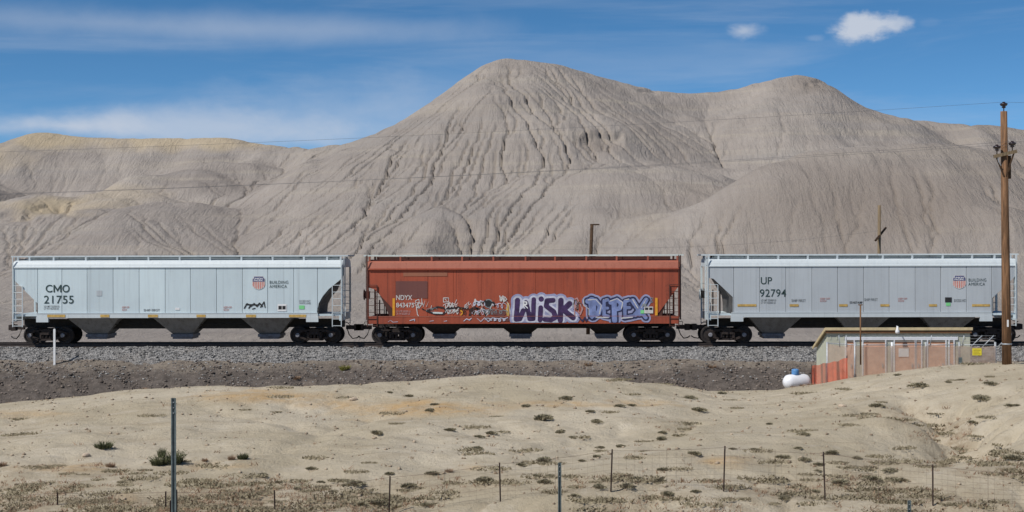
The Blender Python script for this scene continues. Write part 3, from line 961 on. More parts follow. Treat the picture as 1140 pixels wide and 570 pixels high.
tag(stones('spilled_ballast', 5000, (-34, 34), (70.6, 72.6), lambda x, y: bank_z(x, y), 0.03, 0.09, M['ballast_stone'], 5, 2), 'grey ballast stones spilled down the top of the embankment', 'gravel', kind='stuff')
track = tag(empty('railway_track', (0, TY, 0)), kind='structure')
rp = [(-.07, -.17), (.07, -.17), (.07, -.155), (.012, -.135), (.012, -.045), (.036, -.03), (.036, 0), (-.036, 0), (-.036, -.03), (-.012, -.045), (-.012, -.135), (-.07, -.155)]
for s in (-1, 1):
    MB().prism_x([(y + s * 0.7535, z) for y, z in rp], TX0, TX1).build('rail', M['rail'], track)
tie_me = MB().box(-.115, .115, -1.3, 1.3, -.36, -.175).mesh('tie', M['tie'])
for i in range(140):
    link('tie', tie_me, track, (-37 + i * 0.53 + random.uniform(-.02, .02), random.uniform(-.03, .03), random.uniform(-.012, 0)))

# ================================================================== RAIL CARS
YF = 73.4                           # near side of the cars
HW = 1.6                            # half width


def X(px): return at(px, 330, YF).x


def Zp(px, py): return at(px, py, YF).z


def make_truck(parent, x, dark=False):
    t = empty('truck', (x, 0, 0)); t.parent = parent
    WB = 0.90
    for s in (-1, 1):
        y = s * 1.0
        m = MB()
        d = 0.09
        m.bar((-.62, y, .70), (.62, y, .70), d * 2, .13)                     # top chord
        m.bar((-1.12, y, .55), (-.60, y, .71), d * 2, .13)
        m.bar((1.12, y, .55), (.60, y, .71), d * 2, .13)
        m.bar((-1.0, y, .47), (-.42, y, .24), d * 2, .11)                    # bowed bottom
        m.bar((1.0, y, .47), (.42, y, .24), d * 2, .11)
        m.bar((-.46, y, .235), (.46, y, .235), d * 2, .11)
        m.bar((-.33, y, .24), (-.33, y, .70), d * 2, .12)                    # columns
        m.bar((.33, y, .24), (.33, y, .70), d * 2, .12)
        for q in (-1, 1):
            m.box(q * WB - .15, q * WB + .15, y - .10, y + .10, .37, .60)    # journal boxes
        m.build('side_frame', M['truckmat'], t)
        m = MB()
        for q in (-.2, 0, .2):
            for k in range(5):
                m.lathe_y([(0.0, 0), (.001, 0)], 0, 0, 0, 3) if False else None
            m.tube([(q, y, .28), (q, y, .50)], .075, 8)
        m.box(-.30, .30, y - .12, y + .12, .50, .62)
        m.build('spring_group', M['truckmat'], t)
        for q in (-1, 1):
            w = MB()
            yo = s * 0.7175
            prof = [(.06, .10 * s), (.13, .10 * s), (.15, .03 * s), (.36, .01 * s), (.385, .055 * s), (.455, .055 * s), (.462, -.04 * s), (.49, -.05 * s), (.49, -.075 * s), (.38, -.07 * s), (.05, -.05 * s)]
            if s > 0: prof = prof[::-1]
            w.lathe_y(prof, q * WB, yo, .46, 28)
            wo = w.build('wheel', M['wheelmat'], t)
            c = MB().lathe_y([(.115, -0.03 * -s), (.115, .04 * s), (.085, .055 * s), (.0, .055 * s)][::(1 if s < 0 else -1)], q * WB, y + s * .09, .47, 14)
            c.build('bearing_cap', M['cap'], t)
    m = MB()
    m.box(-.2, .2, -1.1, 1.1, .62, .80)
    m.build('bolster', M['truckmat'], t)
    for q in (-1, 1):
        MB().tube([(q * WB, -.72, .46), (q * WB, .72, .46)], .075, 8).build('axle', M['truckmat'], t)
        m = MB(); m.bar((q * .42, -.9, .42), (q * .42, .9, .42), .08, .14)
        for s in (-1, 1):
            m.box(q * .40 - .03, q * .40 + .06, s * .72 - .06, s * .72 + .06, .32, .60)
        m.build('brake_beam', M['truckmat'], t)
    return t


def make_coupler(parent, x, d):
    """d = -1 for the left end, 1 for the right"""
    m = MB()
    z = .84
    m.box(min(x, x + d * .45), max(x, x + d * .45), -.10, .10, z - .11, z + .11)
    pts = [(x + d * .45, z)]
    hx = x + d * .45
    m.box(min(hx, hx + d * .26), max(hx, hx + d * .26), -.19, .15, z - .17, z + .17)
    kx = hx + d * .26
    m.box(min(kx, kx + d * .16), max(kx, kx + d * .16), .03, .15, z - .15, z + .15)
    m.box(min(kx, kx + d * .12), max(kx, kx + d * .12), -.19, -.10, z - .14, z + .14)
    c = m.build('coupler', M['truckmat'], parent)
    h = MB()
    h.tube([(x + d * .1, -.22, z - .1), (x + d * .2, -.24, .45), (x + d * .38, -.22, .24), (x + d * .60, -.1, .27), (x + d * .74, 0, .36)], .03, 6)
    h.build('air_hose', M['black'], c)
    b = MB()
    b.tube([(x - d * .1, -1.35, z + .38), (x + d * .22, -1.30, z + .34), (x + d * .3, -.3, z + .10)], .018, 5)
    b.build('uncoupling_lever', M['truckmat'], c)
    return c


def clip_poly(poly, x0, x1):
    """convex-ish polygon clipped to x0..x1"""
    def half(poly, keep, xb):
        out = []
        for i in range(len(poly)):
            p, q = poly[i], poly[(i + 1) % len(poly)]
            kp, kq = keep(p[0]), keep(q[0])
            if kp: out.append(p)
            if kp != kq:
                t = (xb - p[0]) / (q[0] - p[0])
                out.append((xb, p[1] + t * (q[1] - p[1])))
        return out
    poly = half(poly, lambda x: x >= x0 - 1e-6, x0)
    if not poly: return poly
    return half(poly, lambda x: x <= x1 + 1e-6, x1)


Z_SILL0, Z_SILL1, Z_TOP, Z_EAVE, Z_BOARD = 1.43, 1.685, 4.12, 4.49, 4.77


def hopper_car(cfg):
    x0 = X(cfg['x'][0]); L = X(cfg['x'][1]) - x0
    root = empty('covered_hopper_car', (x0, TY, 0))
    tag(root, cfg['label'], 'rail car', 'covered hopper cars of the train')
    lx = lambda px: X(px) - x0
    P = lambda pts: [(lx(a), Zp(a, b)) for a, b in pts]
    paint, top, dk = cfg['paint'], cfg['top'], cfg['dark']
    zs0, zs1 = cfg.get('sill', (Z_SILL0, Z_SILL1))
    zt = cfg.get('ztop', Z_TOP); ze = cfg.get('zeave', Z_EAVE); zb = cfg.get('zboard', Z_BOARD)

    # body core: the side outline (with both slope sheets) carried right across the car
    bl, br = P(cfg['body_left']), P(cfg['body_right'])
    rec = .34                                  # the side sheets reach past the end sheets
    bl2 = [(max(p[0], bl[0][0] + rec), p[1] + (.30 if p[0] < bl[0][0] + rec else 0)) for p in bl]
    br2 = [(min(p[0], br[0][0] - rec), p[1] + (.30 if p[0] > br[0][0] - rec else 0)) for p in br]
    core = [(bl2[0][0], zt)] + bl2 + [(bl[-1][0], zs1 - .05), (br[-1][0], zs1 - .05)] + br2[::-1] + [(br2[0][0], zt)]
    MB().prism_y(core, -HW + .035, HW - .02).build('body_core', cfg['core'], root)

    # side sheets, one plate per panel
    pl_, pr_ = P(cfg['panel_left']), P(cfg['panel_right'])
    side = [(0, zt - .004)] + pl_ + [(pl_[-1][0], zs1 + .004), (pr_[-1][0], zs1 + .004)] + pr_[::-1] + [(L, zt - .004)]
    edges = [0] + [lx(s) for s in cfg['seams']] + [L]
    gap = cfg.get('gap', .009)
    for i, (a, b) in enumerate(zip(edges[:-1], edges[1:])):
        ga = 0 if i == 0 else gap; gb = 0 if i == len(edges) - 2 else gap
        poly = clip_poly(side, a + ga, b - gb)
        if len(poly) < 3: continue
        tilt = random.uniform(-.004, .004)
        m = MB()
        n = len(poly)
        # plate with chamfered rim
        cx = sum(p[0] for p in poly) / n; cz = sum(p[1] for p in poly) / n
        def inset(p, d): return (p[0] + d * (1 if p[0] < cx else -1), p[1] + d * (1 if p[1] < cz else -1))
        front = [inset(p, .012) for p in poly]
        vs = [(x, -HW - tilt, z) for x, z in front] + [(x, -HW + .010, z) for x, z in poly] + [(x, -HW + .037, z) for x, z in poly]
        fs = [tuple(range(n))] + [(k, k + n, (k + 1) % n + n, (k + 1) % n) for k in range(n)] + [(k + n, k + 2 * n, (k + 1) % n + 2 * n, (k + 1) % n + n) for k in range(n)]
        m.add(vs, fs)
        m.build('side_panel', paint, root)
    # roof: lip, rolled eave and crowned top
    prof = [(-HW - .042, zt - .012), (-HW - .042, zt + .04), (-HW + .00, zt + .07), (-HW + .035, zt + .18), (-HW + .10, ze - .06), (-HW + .22, ze), (-.5, ze + .10), (.5, ze + .10),
            (HW - .22, ze), (HW - .10, ze - .06), (HW - .035, zt + .18), (HW, zt + .07), (HW + .042, zt + .04), (HW + .042, zt - .012)]
    ov = .03
    roof = MB().prism_x(prof[::-1], -ov, L + ov)
    roof = roof.build('roof', top, root)
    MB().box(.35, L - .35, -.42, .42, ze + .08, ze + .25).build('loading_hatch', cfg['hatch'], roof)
    xh = .35
    while xh < L - .5:
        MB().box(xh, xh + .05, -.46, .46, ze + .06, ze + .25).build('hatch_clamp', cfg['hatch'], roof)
        xh += 1.65
    # running boards on brackets, both sides
    for s in (-1, 1):
        ya, yb = (-1.22, -.66) if s < 0 else (.66, 1.22)
        rb = MB()
        bx0, bx1 = (-.28, L + .28)
        nb = 9
        sp = (bx1 - bx0) / nb
        for k in range(nb):
            dz = random.uniform(-.006, .006)
            rb.box(bx0 + k * sp + .006, bx0 + (k + 1) * sp - .006, ya, yb, zb - .075 + dz, zb + dz)
        rbo = rb.build('running_board', cfg['board'], root)
        for bpx in cfg['brackets']:
            b = lx(bpx)
            bm = MB().prism_x([(ya - .0 if s < 0 else yb, ze - .02 + (.03)), (ya + .10 if s < 0 else yb - .10, ze + .0), (ya + .12 if s < 0 else yb - .12, zb - .085), (ya - .02 if s < 0 else yb + .02, zb - .085)], b - .045, b + .045)
            bm.build('bracket', top, rbo)
    for e in (0, 1):
        xe = -.30 if e == 0 else L + .30
        MB().box(min(xe, xe + (.5 if e == 0 else -.5)), max(xe, xe + (.5 if e == 0 else -.5)), -.65, .65, zb - .045, zb - .005).build('end_walkway', cfg['board2'], root)

    # side sills
    for s in (-1, 1):
        m = MB()
        y0 = -HW - cfg['sillout'] if s < 0 else HW - .02
        y1 = -HW + .04 if s < 0 else HW + cfg['sillout']
        sx0, sx1 = lx(cfg['sill_x'][0]), lx(cfg['sill_x'][1])
        m.box(sx0, sx1, y0, y1, zs0, zs1)
        so = m.build('side_sill', cfg['sillmat'], root)
        ed = MB().box(sx0, sx1, y0 - .012, y0 + .05, zs1 - .028, zs1 + .006) if s < 0 else MB().box(sx0, sx1, y1 - .05, y1 + .012, zs1 - .028, zs1 + .006)
        ed.build('sill_flange', top if not cfg.get('red') else M['red_light'], so)

    # end platforms, posts, ladders
    for e in (0, 1):
        xe = 0 if e == 0 else L
        d = 1 if e == 0 else -1
        xi = sx0 if e == 0 else sx1
        a, b = sorted((xe + d * .02, xi - d * .003))
        deck = MB()
        deck.box(a, b, -HW + .02, HW - .02, zs1 - .16, zs1 - .06)
        a2, b2 = sorted((xe, xe + d * .14))
        deck.box(a2, b2, -HW + .01, HW - .01, zs1 - .42, zs1 - .05)
        deck.build('end_platform', cfg['deckmat'], root)
        if not cfg.get('red'):
            bx_ = xi - d * .02
            a3, b3 = sorted((bx_, bx_ + d * .65))
            bb = MB().box(a3, b3, -HW - .06, -HW + .10, zs1 - .48, zs1 - .20)
            bb.build('bolster_bracket', cfg['sillmat'], root)
        for s in (-1, 1):
            yp = s * (HW - .06)
            MB().box(xe + d * .0 - .045, xe + .045, yp - .045, yp + .045, zs1 - .05, zt).build('corner_post', cfg['postmat'], root)
            # inner brace of the slope sheet
            xb = xe + d * .62
            zb_ = Zp(cfg['body_left'][1][0], cfg['body_left'][1][1]) - .62
            MB().box(xb - .035, xb + .035, yp - .035, yp + .035, zs1 - .05, zb_).build('slope_post', cfg['postmat2'], root)
            # ladder on the side
            lw = .50
            la, lb = (xe - .02, xe + d * lw)
            lad = MB()
            ly = s * (HW + .05)
            ztop_ = zt + .30
            lad.box(la - .022, la + .022, ly - .02, ly + .02, .95, zb - .02 if s < 0 else zt)
            lad.box(lb - .022, lb + .022, ly - .02, ly + .02, .95, 3.15)
            lado = lad.build('ladder', cfg['ladmat'], root)
            for k in range(7):
                zr = 1.0 + k * .36
                MB().tube([(la, ly, zr), (lb, ly, zr)], .017, 5).build('rung', cfg['ladmat'], lado)
        # end ladder (outer face)
        le = MB()
        ex = xe - d * .10
        for yy in (-1.45, -1.02):
            le.box(ex - .02, ex + .02, yy - .02, yy + .02, 1.3, zb - .03)
        leo = le.build('end_ladder', cfg['ladmat'], root)
        for k in range(9):
            MB().tube([(ex, -1.45, 1.4 + k * .36), (ex, -1.02, 1.4 + k * .36)], .017, 5).build('rung', cfg['ladmat'], leo)
        make_coupler(root, xe - d * .0, -d)
    # brake wheel on the left end
    if cfg.get('brake'):
        bw = MB()
        bx_ = -.33
        n = 18
        ring = [(bx_, -.55 + .27 * math.cos(2 * math.pi * k / n), 2.62 + .27 * math.sin(2 * math.pi * k / n)) for k in range(n + 1)]
        bw.tube(ring, .024, 6, caps=False)
        for k in range(5):
            t = 2 * math.pi * k / 5
            bw.tube([(bx_, -.55, 2.62), (bx_, -.55 + .26 * math.cos(t), 2.62 + .26 * math.sin(t))], .014, 5)
        bwo = bw.build('brake_wheel', cfg['ladmat'], root)
        MB().box(bx_ + .03, bx_ + .30, -.68, -.40, 2.42, 2.82).build('gear_box', cfg['postmat2'], bwo)
        MB().tube([(bx_ + .2, -.55, 2.45), (bx_ + .2, -.55, 1.3)], .02, 5).build('brake_rod', cfg['postmat2'], bwo)

    # centre sill and hoppers
    MB().box(.1, L - .1, -.33, .33, .86, 1.30).build('center_sill', M['black'], root)
    gates = [lx(g) for g in cfg['gates']]
    hwid, gw = cfg['hop_w'], cfg['gate_w']
    hy = HW - .10
    zg = .50
    for g in gates:
        m = MB()
        tx0, tx1, by0 = g - hwid / 2, g + hwid / 2, .62
        vs = [(tx0, -hy, zs0 + .10), (tx1, -hy, zs0 + .10), (tx1, hy, zs0 + .10), (tx0, hy, zs0 + .10),
              (g - gw / 2, -by0, zg), (g + gw / 2, -by0, zg), (g + gw / 2, by0, zg), (g - gw / 2, by0, zg)]
        m.add(vs, [(3, 2, 1, 0), (4, 5, 6, 7), (0, 1, 5, 4), (1, 2, 6, 5), (2, 3, 7, 6), (3, 0, 4, 7)])
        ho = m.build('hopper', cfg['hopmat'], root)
        gm = MB()
        gm.box(g - gw / 2 - .08, g + gw / 2 + .08, -by0 - .16, by0 + .16, zg - .14, zg + .015)
        gm.box(g - gw / 2 - .0, g + gw / 2 + .0, -by0 - .10, by0 + .10, zg - .25, zg - .141)
        gm.build('outlet_gate', M['gate'], ho)
    # black saddle between the hoppers, standing in for the shade there
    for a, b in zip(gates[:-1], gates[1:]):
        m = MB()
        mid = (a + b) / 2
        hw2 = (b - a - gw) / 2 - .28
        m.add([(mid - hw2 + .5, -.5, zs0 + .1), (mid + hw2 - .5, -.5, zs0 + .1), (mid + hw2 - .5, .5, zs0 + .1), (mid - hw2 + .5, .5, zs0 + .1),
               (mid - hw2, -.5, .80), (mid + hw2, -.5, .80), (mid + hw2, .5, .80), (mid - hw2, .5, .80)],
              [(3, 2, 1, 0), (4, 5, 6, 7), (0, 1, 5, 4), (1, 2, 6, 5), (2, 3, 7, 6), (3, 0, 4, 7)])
        m.build('shade_saddle', M['black'], root)
    # brake gear under the body
    MB().tube([(gates[0] - 1.2, -.9, 1.05), (gates[-1] + 1.2, -.9, 1.05)], .02, 5).build('train_line_pipe', M['black'], root)
    for t in cfg['trucks']:
        make_truck(root, lx(t))
    return root, lx


# ---- flat print helpers
def plate(name, lx, pxbox, y, mat, parent, t=.003):
    a, b, c, d = pxbox       # px0, px1, py0(top), py1
    return MB().box(lx(a), lx(b), y - t, y, Zp((a + b) / 2, d), Zp((a + b) / 2, c)).build(name, mat, parent)


def letters(name, body, lx, pxbox, y, mat, parent, bold=.02, spacing=1.0):
    a, b, c, d = pxbox
    mid = (a + b) / 2
    return text_mesh(name, body, (lx(a), lx(b), Zp(mid, d), Zp(mid, c)), y, mat, parent, bold, spacing)


def shield(lx, px, py, parent, y):
    """striped shield with a lettered blue chief; px, py = centre, about 14 by 14 px"""
    x = lx(px); z = Zp(px, py)
    w, h = .33, .35
    def outline(k):
        o = []
        for a, b in [(-1.0, .62), (-.78, .80), (-.72, 1.0), (.72, 1.0), (.78, .80), (1.0, .62), (1.0, .1), (1.02, -.25), (.85, -.62), (.45, -.88), (0, -1.0), (-.45, -.88), (-.85, -.62), (-1.02, -.25), (-1.0, .1)]:
            o.append((x + a * w * k, z + b * h * k))
        return o
    e = MB().prism_y(outline(1.04)[::-1][::-1][::-1], y - .003, y).build('emblem', M['offwhite'], parent)
    top = [(-.96, .60), (-.96, .20), (.96, .20), (.96, .60), (.76, .76), (.70, .96), (-.70, .96), (-.76, .76)]
    MB().prism_y([(x + a * w, z + b * h) for a, b in top], y - .006, y - .0032).build('emblem_chief', M['shield_blue'], e)
    for k in range(7):
        a = -.86 + k * .287
        bot = -math.sqrt(max(0.03, 1 - (a * .92) ** 2)) * .9
        MB().prism_y([(x + (a - .072) * w, z + bot * h), (x + (a + .072) * w, z + bot * h), (x + (a + .072) * w, z + .16 * h), (x + (a - .072) * w, z + .16 * h)], y - .006, y - .0032).build('emblem_stripe', M['shield_red'], e)
    text_mesh('emblem_lettering', 'UNION\nPACIFIC', (x - .78 * w, x + .78 * w, z + .28 * h, z + .80 * h), y - .009, M['white'], e, .03)
    return e


M['core_dark'] = simple('shaded_grimy_slope_sheet', (0.085, 0.082, 0.08), 0.7, 0.35, 3)  # shade under the slopes painted in, along with grime
M['hatch_dark'] = simple('shaded_hatch', (0.10, 0.125, 0.135), 0.7, 0.3, 3)  # dark tone paints in the shade below the running boards
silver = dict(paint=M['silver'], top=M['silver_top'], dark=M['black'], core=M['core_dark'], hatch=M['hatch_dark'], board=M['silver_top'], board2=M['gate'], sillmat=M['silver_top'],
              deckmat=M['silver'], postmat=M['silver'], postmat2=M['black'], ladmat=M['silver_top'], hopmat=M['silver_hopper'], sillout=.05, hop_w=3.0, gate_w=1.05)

# ---- left silver car
cfgA = dict(silver, x=(15, 380.5), label='silver grey hopper car lettered CMO 21755 at the left of the train',
            seams=[42, 69, 97, 126, 155, 184, 212, 241, 270, 298, 327, 353.5],
            body_left=[(15, 312), (41, 338)], body_right=[(380.5, 312), (366, 324.5), (359, 332), (355, 340), (354, 348)],
            panel_left=[(15, 311), (42, 338)], panel_right=[(380.5, 310), (366, 322), (359, 330), (354.5, 338), (353, 347)],
            brackets=[17, 30, 57, 93, 128, 163, 198, 232, 267, 302, 337, 363, 378], sill_x=(41, 354), gates=[102, 198, 296], trucks=[47.5, 348])
carA, lA = hopper_car(cfgA)
yl = -HW - .014
letters('lettering', 'C', lA, (51, 58.4, 317, 325.5), yl, M['dkgreen'], carA, .012)
letters('lettering', 'O', lA, (69.6, 77.6, 317, 325.5), yl, M['dkgreen'], carA, .012)
mz0, mz1, mx0, mx1 = Zp(64, 325.4), Zp(64, 317.1), lA(59.6), lA(68.6)
mp_ = [(0, 0), (.17, 0), (.17, .66), (.5, .08), (.83, .66), (.83, 0), (1, 0), (1, 1), (.84, 1), (.5, .42), (.16, 1), (0, 1)]
MB().prism_y([(mx0 + a * (mx1 - mx0), mz0 + b * (mz1 - mz0)) for a, b in mp_], yl - .002, yl).build('lettering', M['dkgreen'], carA)
letters('lettering', '21755', lA, (49, 82, 329, 338), yl, M['dkgreen'], carA, .006, 1.05)
letters('lettering', 'LD LMT 223500 LB\nLT WT 062500 LB', lA, (49, 66, 340, 344.5), yl, M['fadedink'], carA)
shield(lA, 288, 315, carA, yl)
letters('lettering', 'BUILDING\nAMERICA', lA, (300, 321, 312.5, 320.5), yl, M['dkgreen'], carA, .0, 1.1)
for a, b in ((53, 73), (112, 122), (165, 176), (219, 229), (274, 285), (322, 341)):
    plate('reflector_stripe', lA, (a, b, 350.2, 353.2), -HW - .066, M['amber'], carA)
plate('notice_plate', lA, (309, 319, 338.5, 346.5), yl, M['white'], carA)
plate('notice_plate', lA, (310, 313.7, 340.5, 344.5), yl - .004, M['ink'], carA)
plate('notice_plate', lA, (314.4, 318, 340.5, 344.5), yl - .004, M['ink'], carA)
plate('green_sticker', lA, (333, 339, 340, 344), yl, M['green'], carA)
letters('lettering', 'EXCESS HGT\nWHITE LINES', lA, (333, 346, 334, 338.5), yl, M['fadedink'], carA)
plate('white_sticker', lA, (195, 200, 342.5, 345), yl, M['white'], carA)
letters('lettering', 'KEEP OFF\nROOF', lA, (136, 144, 341, 346), yl, M['redink'], carA)
letters('lettering', 'KEEP OFF\nROOF', lA, (249, 258, 341, 346), yl, M['redink'], carA)
letters('lettering', 'SHIP FIRST', lA, (160, 178, 344, 346.5), yl, M['fadedink'], carA)
plate('faint_patch', lA, (107.5, 113.5, 323.5, 329.5), yl + .004, M['grey2'], carA)

# ---- right silver car
cfgC = dict(silver, paint=M['grey2'], x=(788.5, 1131), label='silver grey hopper car lettered UP 92794 behind the tan-fenced shed',
            seams=[817, 846, 875, 904, 932.5, 961.5, 990, 1019, 1047.5, 1076, 1104],
            body_left=[(788.5, 310), (792, 311), (812, 331), (813, 340)], body_right=[(1131, 308), (1106, 332)],
            panel_left=[(788.5, 309), (794, 310), (816, 331)], panel_right=[(1131, 307), (1104.5, 332)],
            brackets=[790, 801, 834, 868, 901, 934, 967.5, 985, 1018, 1052, 1085, 1110, 1128], sill_x=(814, 1104), gates=[864, 962, 1058], trucks=[811, 1108], brake=True)
carC, lC = hopper_car(cfgC)
letters('lettering', 'UP', lC, (847, 859.5, 308.5, 316.5), yl, M['dkgreen'], carC, .006)
letters('lettering', '92794', lC, (846, 875, 322, 330.5), yl, M['dkgreen'], carC, .006, 1.05)
letters('lettering', 'LD LMT 220400 LB\nLT WT 065600 LB', lC, (847, 864, 333, 338), yl, M['fadedink'], carC)
shield(lC, 1068, 314, carC, yl)
letters('lettering', 'BUILDING\nAMERICA', lC, (1078, 1098, 310, 318), yl, M['dkgreen'], carC, .0, 1.1)
for a, b in ((821, 842), (879, 889), (934, 943.5), (980, 990), (1034, 1043), (1082, 1102)):
    plate('reflector_stripe', lC, (a, b, 338.6, 341.2), -HW - .016, M['amber'], carC)
plate('notice_plate', lC, (1052, 1059.5, 331, 336.5), yl, M['ink'], carC)
plate('green_sticker', lC, (1053, 1058, 337, 340.5), yl, M['green'], carC)
letters('lettering', 'EXCESS HGT', lC, (1062, 1076, 333, 336), yl, M['fadedink'], carC)
letters('lettering', 'SHIP FIRST', lC, (881, 897, 333, 336), yl, M['fadedink'], carC)
letters('lettering', 'KEEP OFF\nROOF', lC, (913, 924, 331.5, 336), yl, M['redink'], carC)
letters('lettering', 'DO NOT HUMP', lC, (946, 960, 335.5, 338), yl, M['ink'], carC)
letters('lettering', 'SHIP FIRST', lC, (962, 977, 332, 335), yl, M['fadedink'], carC)
letters('lettering', 'KEEP OFF\nROOF', lC, (1000, 1010, 331.5, 336), yl, M['redink'], carC)

# ---- red car
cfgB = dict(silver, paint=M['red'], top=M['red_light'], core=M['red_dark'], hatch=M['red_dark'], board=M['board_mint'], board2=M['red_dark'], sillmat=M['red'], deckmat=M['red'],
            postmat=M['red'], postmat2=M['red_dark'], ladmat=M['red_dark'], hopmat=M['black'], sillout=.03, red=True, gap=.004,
            x=(409.5, 756), label='rust red hopper car lettered NDYX and covered in graffiti mid-train', sill=(1.10, 1.50), ztop=3.98, zeave=4.42,
            seams=[440, 476, 505, 536, 566, 596, 628, 662, 696, 729],
            body_left=[(409.5, 320), (414, 321), (433, 351)], body_right=[(756, 318), (752, 320), (737, 351)],
            panel_left=[(409.5, 320), (417, 322), (440, 347)], panel_right=[(756, 318), (731, 351)],
            brackets=[410.5, 445, 480, 514, 549, 585, 618, 653, 687, 722, 755], sill_x=(409.8, 755.7), gates=[492.5, 579, 676], trucks=[440, 725], hop_w=2.7, gate_w=1.05, brake=True)
carB, lB = hopper_car(cfgB)
carB_roof = [c for c in carB.children if c.name.startswith('roof')][0]
# added strip below the eave, made to project so it casts a shadow
plate('eave_shadow_caster', lB, (410.5, 755.5, 298.6, 300.0), -HW - .012, M['red'], carB, .075)
ylB = -HW - .012
plate('repainted_patch', lB, (440.5, 476, 313, 332), ylB, M['red_purple'], carB)
plate('faded_patch', lB, (449, 498, 303.5, 307.5), ylB, M['red_orange'], carB)
letters('lettering', 'NDYX', lB, (441, 459, 328.5, 334), ylB - .005, M['offwhite'], carB, .012)
letters('lettering', '843475', lB, (441, 461, 337, 342.3), ylB - .005, M['offwhite'], carB, .012)
letters('lettering', 'LD LMT 200200 LB\nLT WT 062800 LB', lB, (441, 457, 345.5, 350.5), ylB - .004, M['redink'], carB, .02)
plate('reflector_stripe', lB, (437, 439.6, 332, 351.5), ylB - .006, M['orange'], carB)
plate('reflector_stripe', lB, (729.2, 732, 331.5, 351), ylB - .024, M['orange'], carB)


# ---- graffiti: painted areas from stroke distance fields
def sdf_strokes(strokes, gx, gz_):
    """strokes: list of (points [(x,z)], half width); grid in metres"""
    D = np.full(gx.shape, 9.0)
    for pts, hw in strokes:
        if len(pts) == 1: pts = [pts[0], (pts[0][0] + 1e-4, pts[0][1])]
        for (ax, az_), (bx, bz) in zip(pts[:-1], pts[1:]):
            dx_, dz_ = bx - ax, bz - az_
            t = np.clip(((gx - ax) * dx_ + (gz_ - az_) * dz_) / (dx_ * dx_ + dz_ * dz_ + 1e-12), 0, 1)
            D = np.minimum(D, np.hypot(gx - ax - t * dx_, gz_ - az_ - t * dz_) - hw)
    return D


def contour_mesh(name, D, xs, zs, level, y, mat, parent, zlo, zhi):
    """faces where D < level (marching squares), as a sheet on the plane y, kept to zlo..zhi"""
    V, Fc = [], []
    S = level - D
    H, W = S.shape
    for i in range(H - 1):
        if zs[i + 1] > zhi or zs[i] < zlo: continue
        row = S[i:i + 2]
        for j in range(W - 1):
            a, b, c, d = row[0, j], row[0, j + 1], row[1, j + 1], row[1, j]
            if a <= 0 and b <= 0 and c <= 0 and d <= 0: continue
            q = [(xs[j], zs[i], a), (xs[j + 1], zs[i], b), (xs[j + 1], zs[i + 1], c), (xs[j], zs[i + 1], d)]
            poly = []
            for k in range(4):
                p, n = q[k], q[(k + 1) % 4]
                if p[2] > 0: poly.append((p[0], p[1]))
                if (p[2] > 0) != (n[2] > 0):
                    t = p[2] / (p[2] - n[2])
                    poly.append((p[0] + t * (n[0] - p[0]), p[1] + t * (n[1] - p[1])))
            if len(poly) > 2:
                s = len(V)
                V += [(x, y, z) for x, z in poly]
                Fc.append(tuple(range(s, s + len(poly))))
    if not V: return None
    me = bpy.data.meshes.new(name)
    me.from_pydata(V, [], Fc)
    me.materials.append(mat)
    me.update()
    return link(name, me, parent)


Z_SPLIT = 1.50          # top of the red car's side sill


def graffiti(name, label, strokes, conv, layers, parent, step=.03):
    """strokes in crop pixels; conv -> (photo px, py); layers: (grow px, material, order)"""
    st = []
    for pts, hw in strokes:
        q = []
        for p in pts:
            px, py, k = conv(p)
            q.append((lB(px), Zp(px, py)))
        st.append((q, hw * k / 20.94))
    allx = [p[0] for s in st for p in s[0]]; allz = [p[1] for s in st for p in s[0]]
    xs = np.arange(min(allx) - .5, max(allx) + .5, step)
    zs = np.concatenate([np.arange(1.16, Z_SPLIT, step), np.arange(Z_SPLIT + .012, max(allz) + .5, step)])
    gx, gzz = np.meshgrid(xs, zs)
    D = sdf_strokes(st, gx, gzz)
    wob = fbm(gx, gzz, .35, 3, 123) * .035
    for grow, mat, order in layers:
        lvl = grow / 20.94
        nm = '%s_paint' % name
        o = contour_mesh(nm, D + wob * (1 if grow > 0 else .3), xs, zs, lvl, ylB - .004 * order, M[mat], parent, Z_SPLIT + .01, 9)
        o2 = contour_mesh(nm, D + wob * (1 if grow > 0 else .3), xs, zs, lvl, -HW - .044 - .004 * order, M[mat], parent, 1.15, Z_SPLIT)


c2 = lambda p: (540 + p[0] * .0965, 315 + p[1] * .0965, .0965)
c3 = lambda p: (630 + p[0] * .0965, 315 + p[1] * .0965, .0965)
c1 = lambda p: (430 + p[0] * .10526, 310 + p[1] * .10526, .10526)
wisk = [([(375, 200), (360, 418), (400, 412), (440, 320)], 31), ([(470, 225), (492, 300), (515, 415), (555, 412), (562, 190)], 28), ([(642, 285), (634, 425)], 29),
        ([(648, 185)], 32), ([(785, 200), (715, 205), (705, 265), (790, 330), (812, 395), (760, 425), (690, 420)], 30),
        ([(875, 200), (868, 430)], 32), ([(975, 240), (905, 310), (950, 350), (1015, 400)], 33)]
graffiti('wisk_graffiti', '', wisk, c2, [(4.2, 'lavender', 1), (2.0, 'white_haze', 2), (-0.15, 'purple', 3)], carB)
graffiti('small_r_tag', '', [([(445, 275), (445, 215), (480, 220), (480, 245), (450, 250), (490, 290)], 6)], c2, [(0, 'white', 4)], carB)
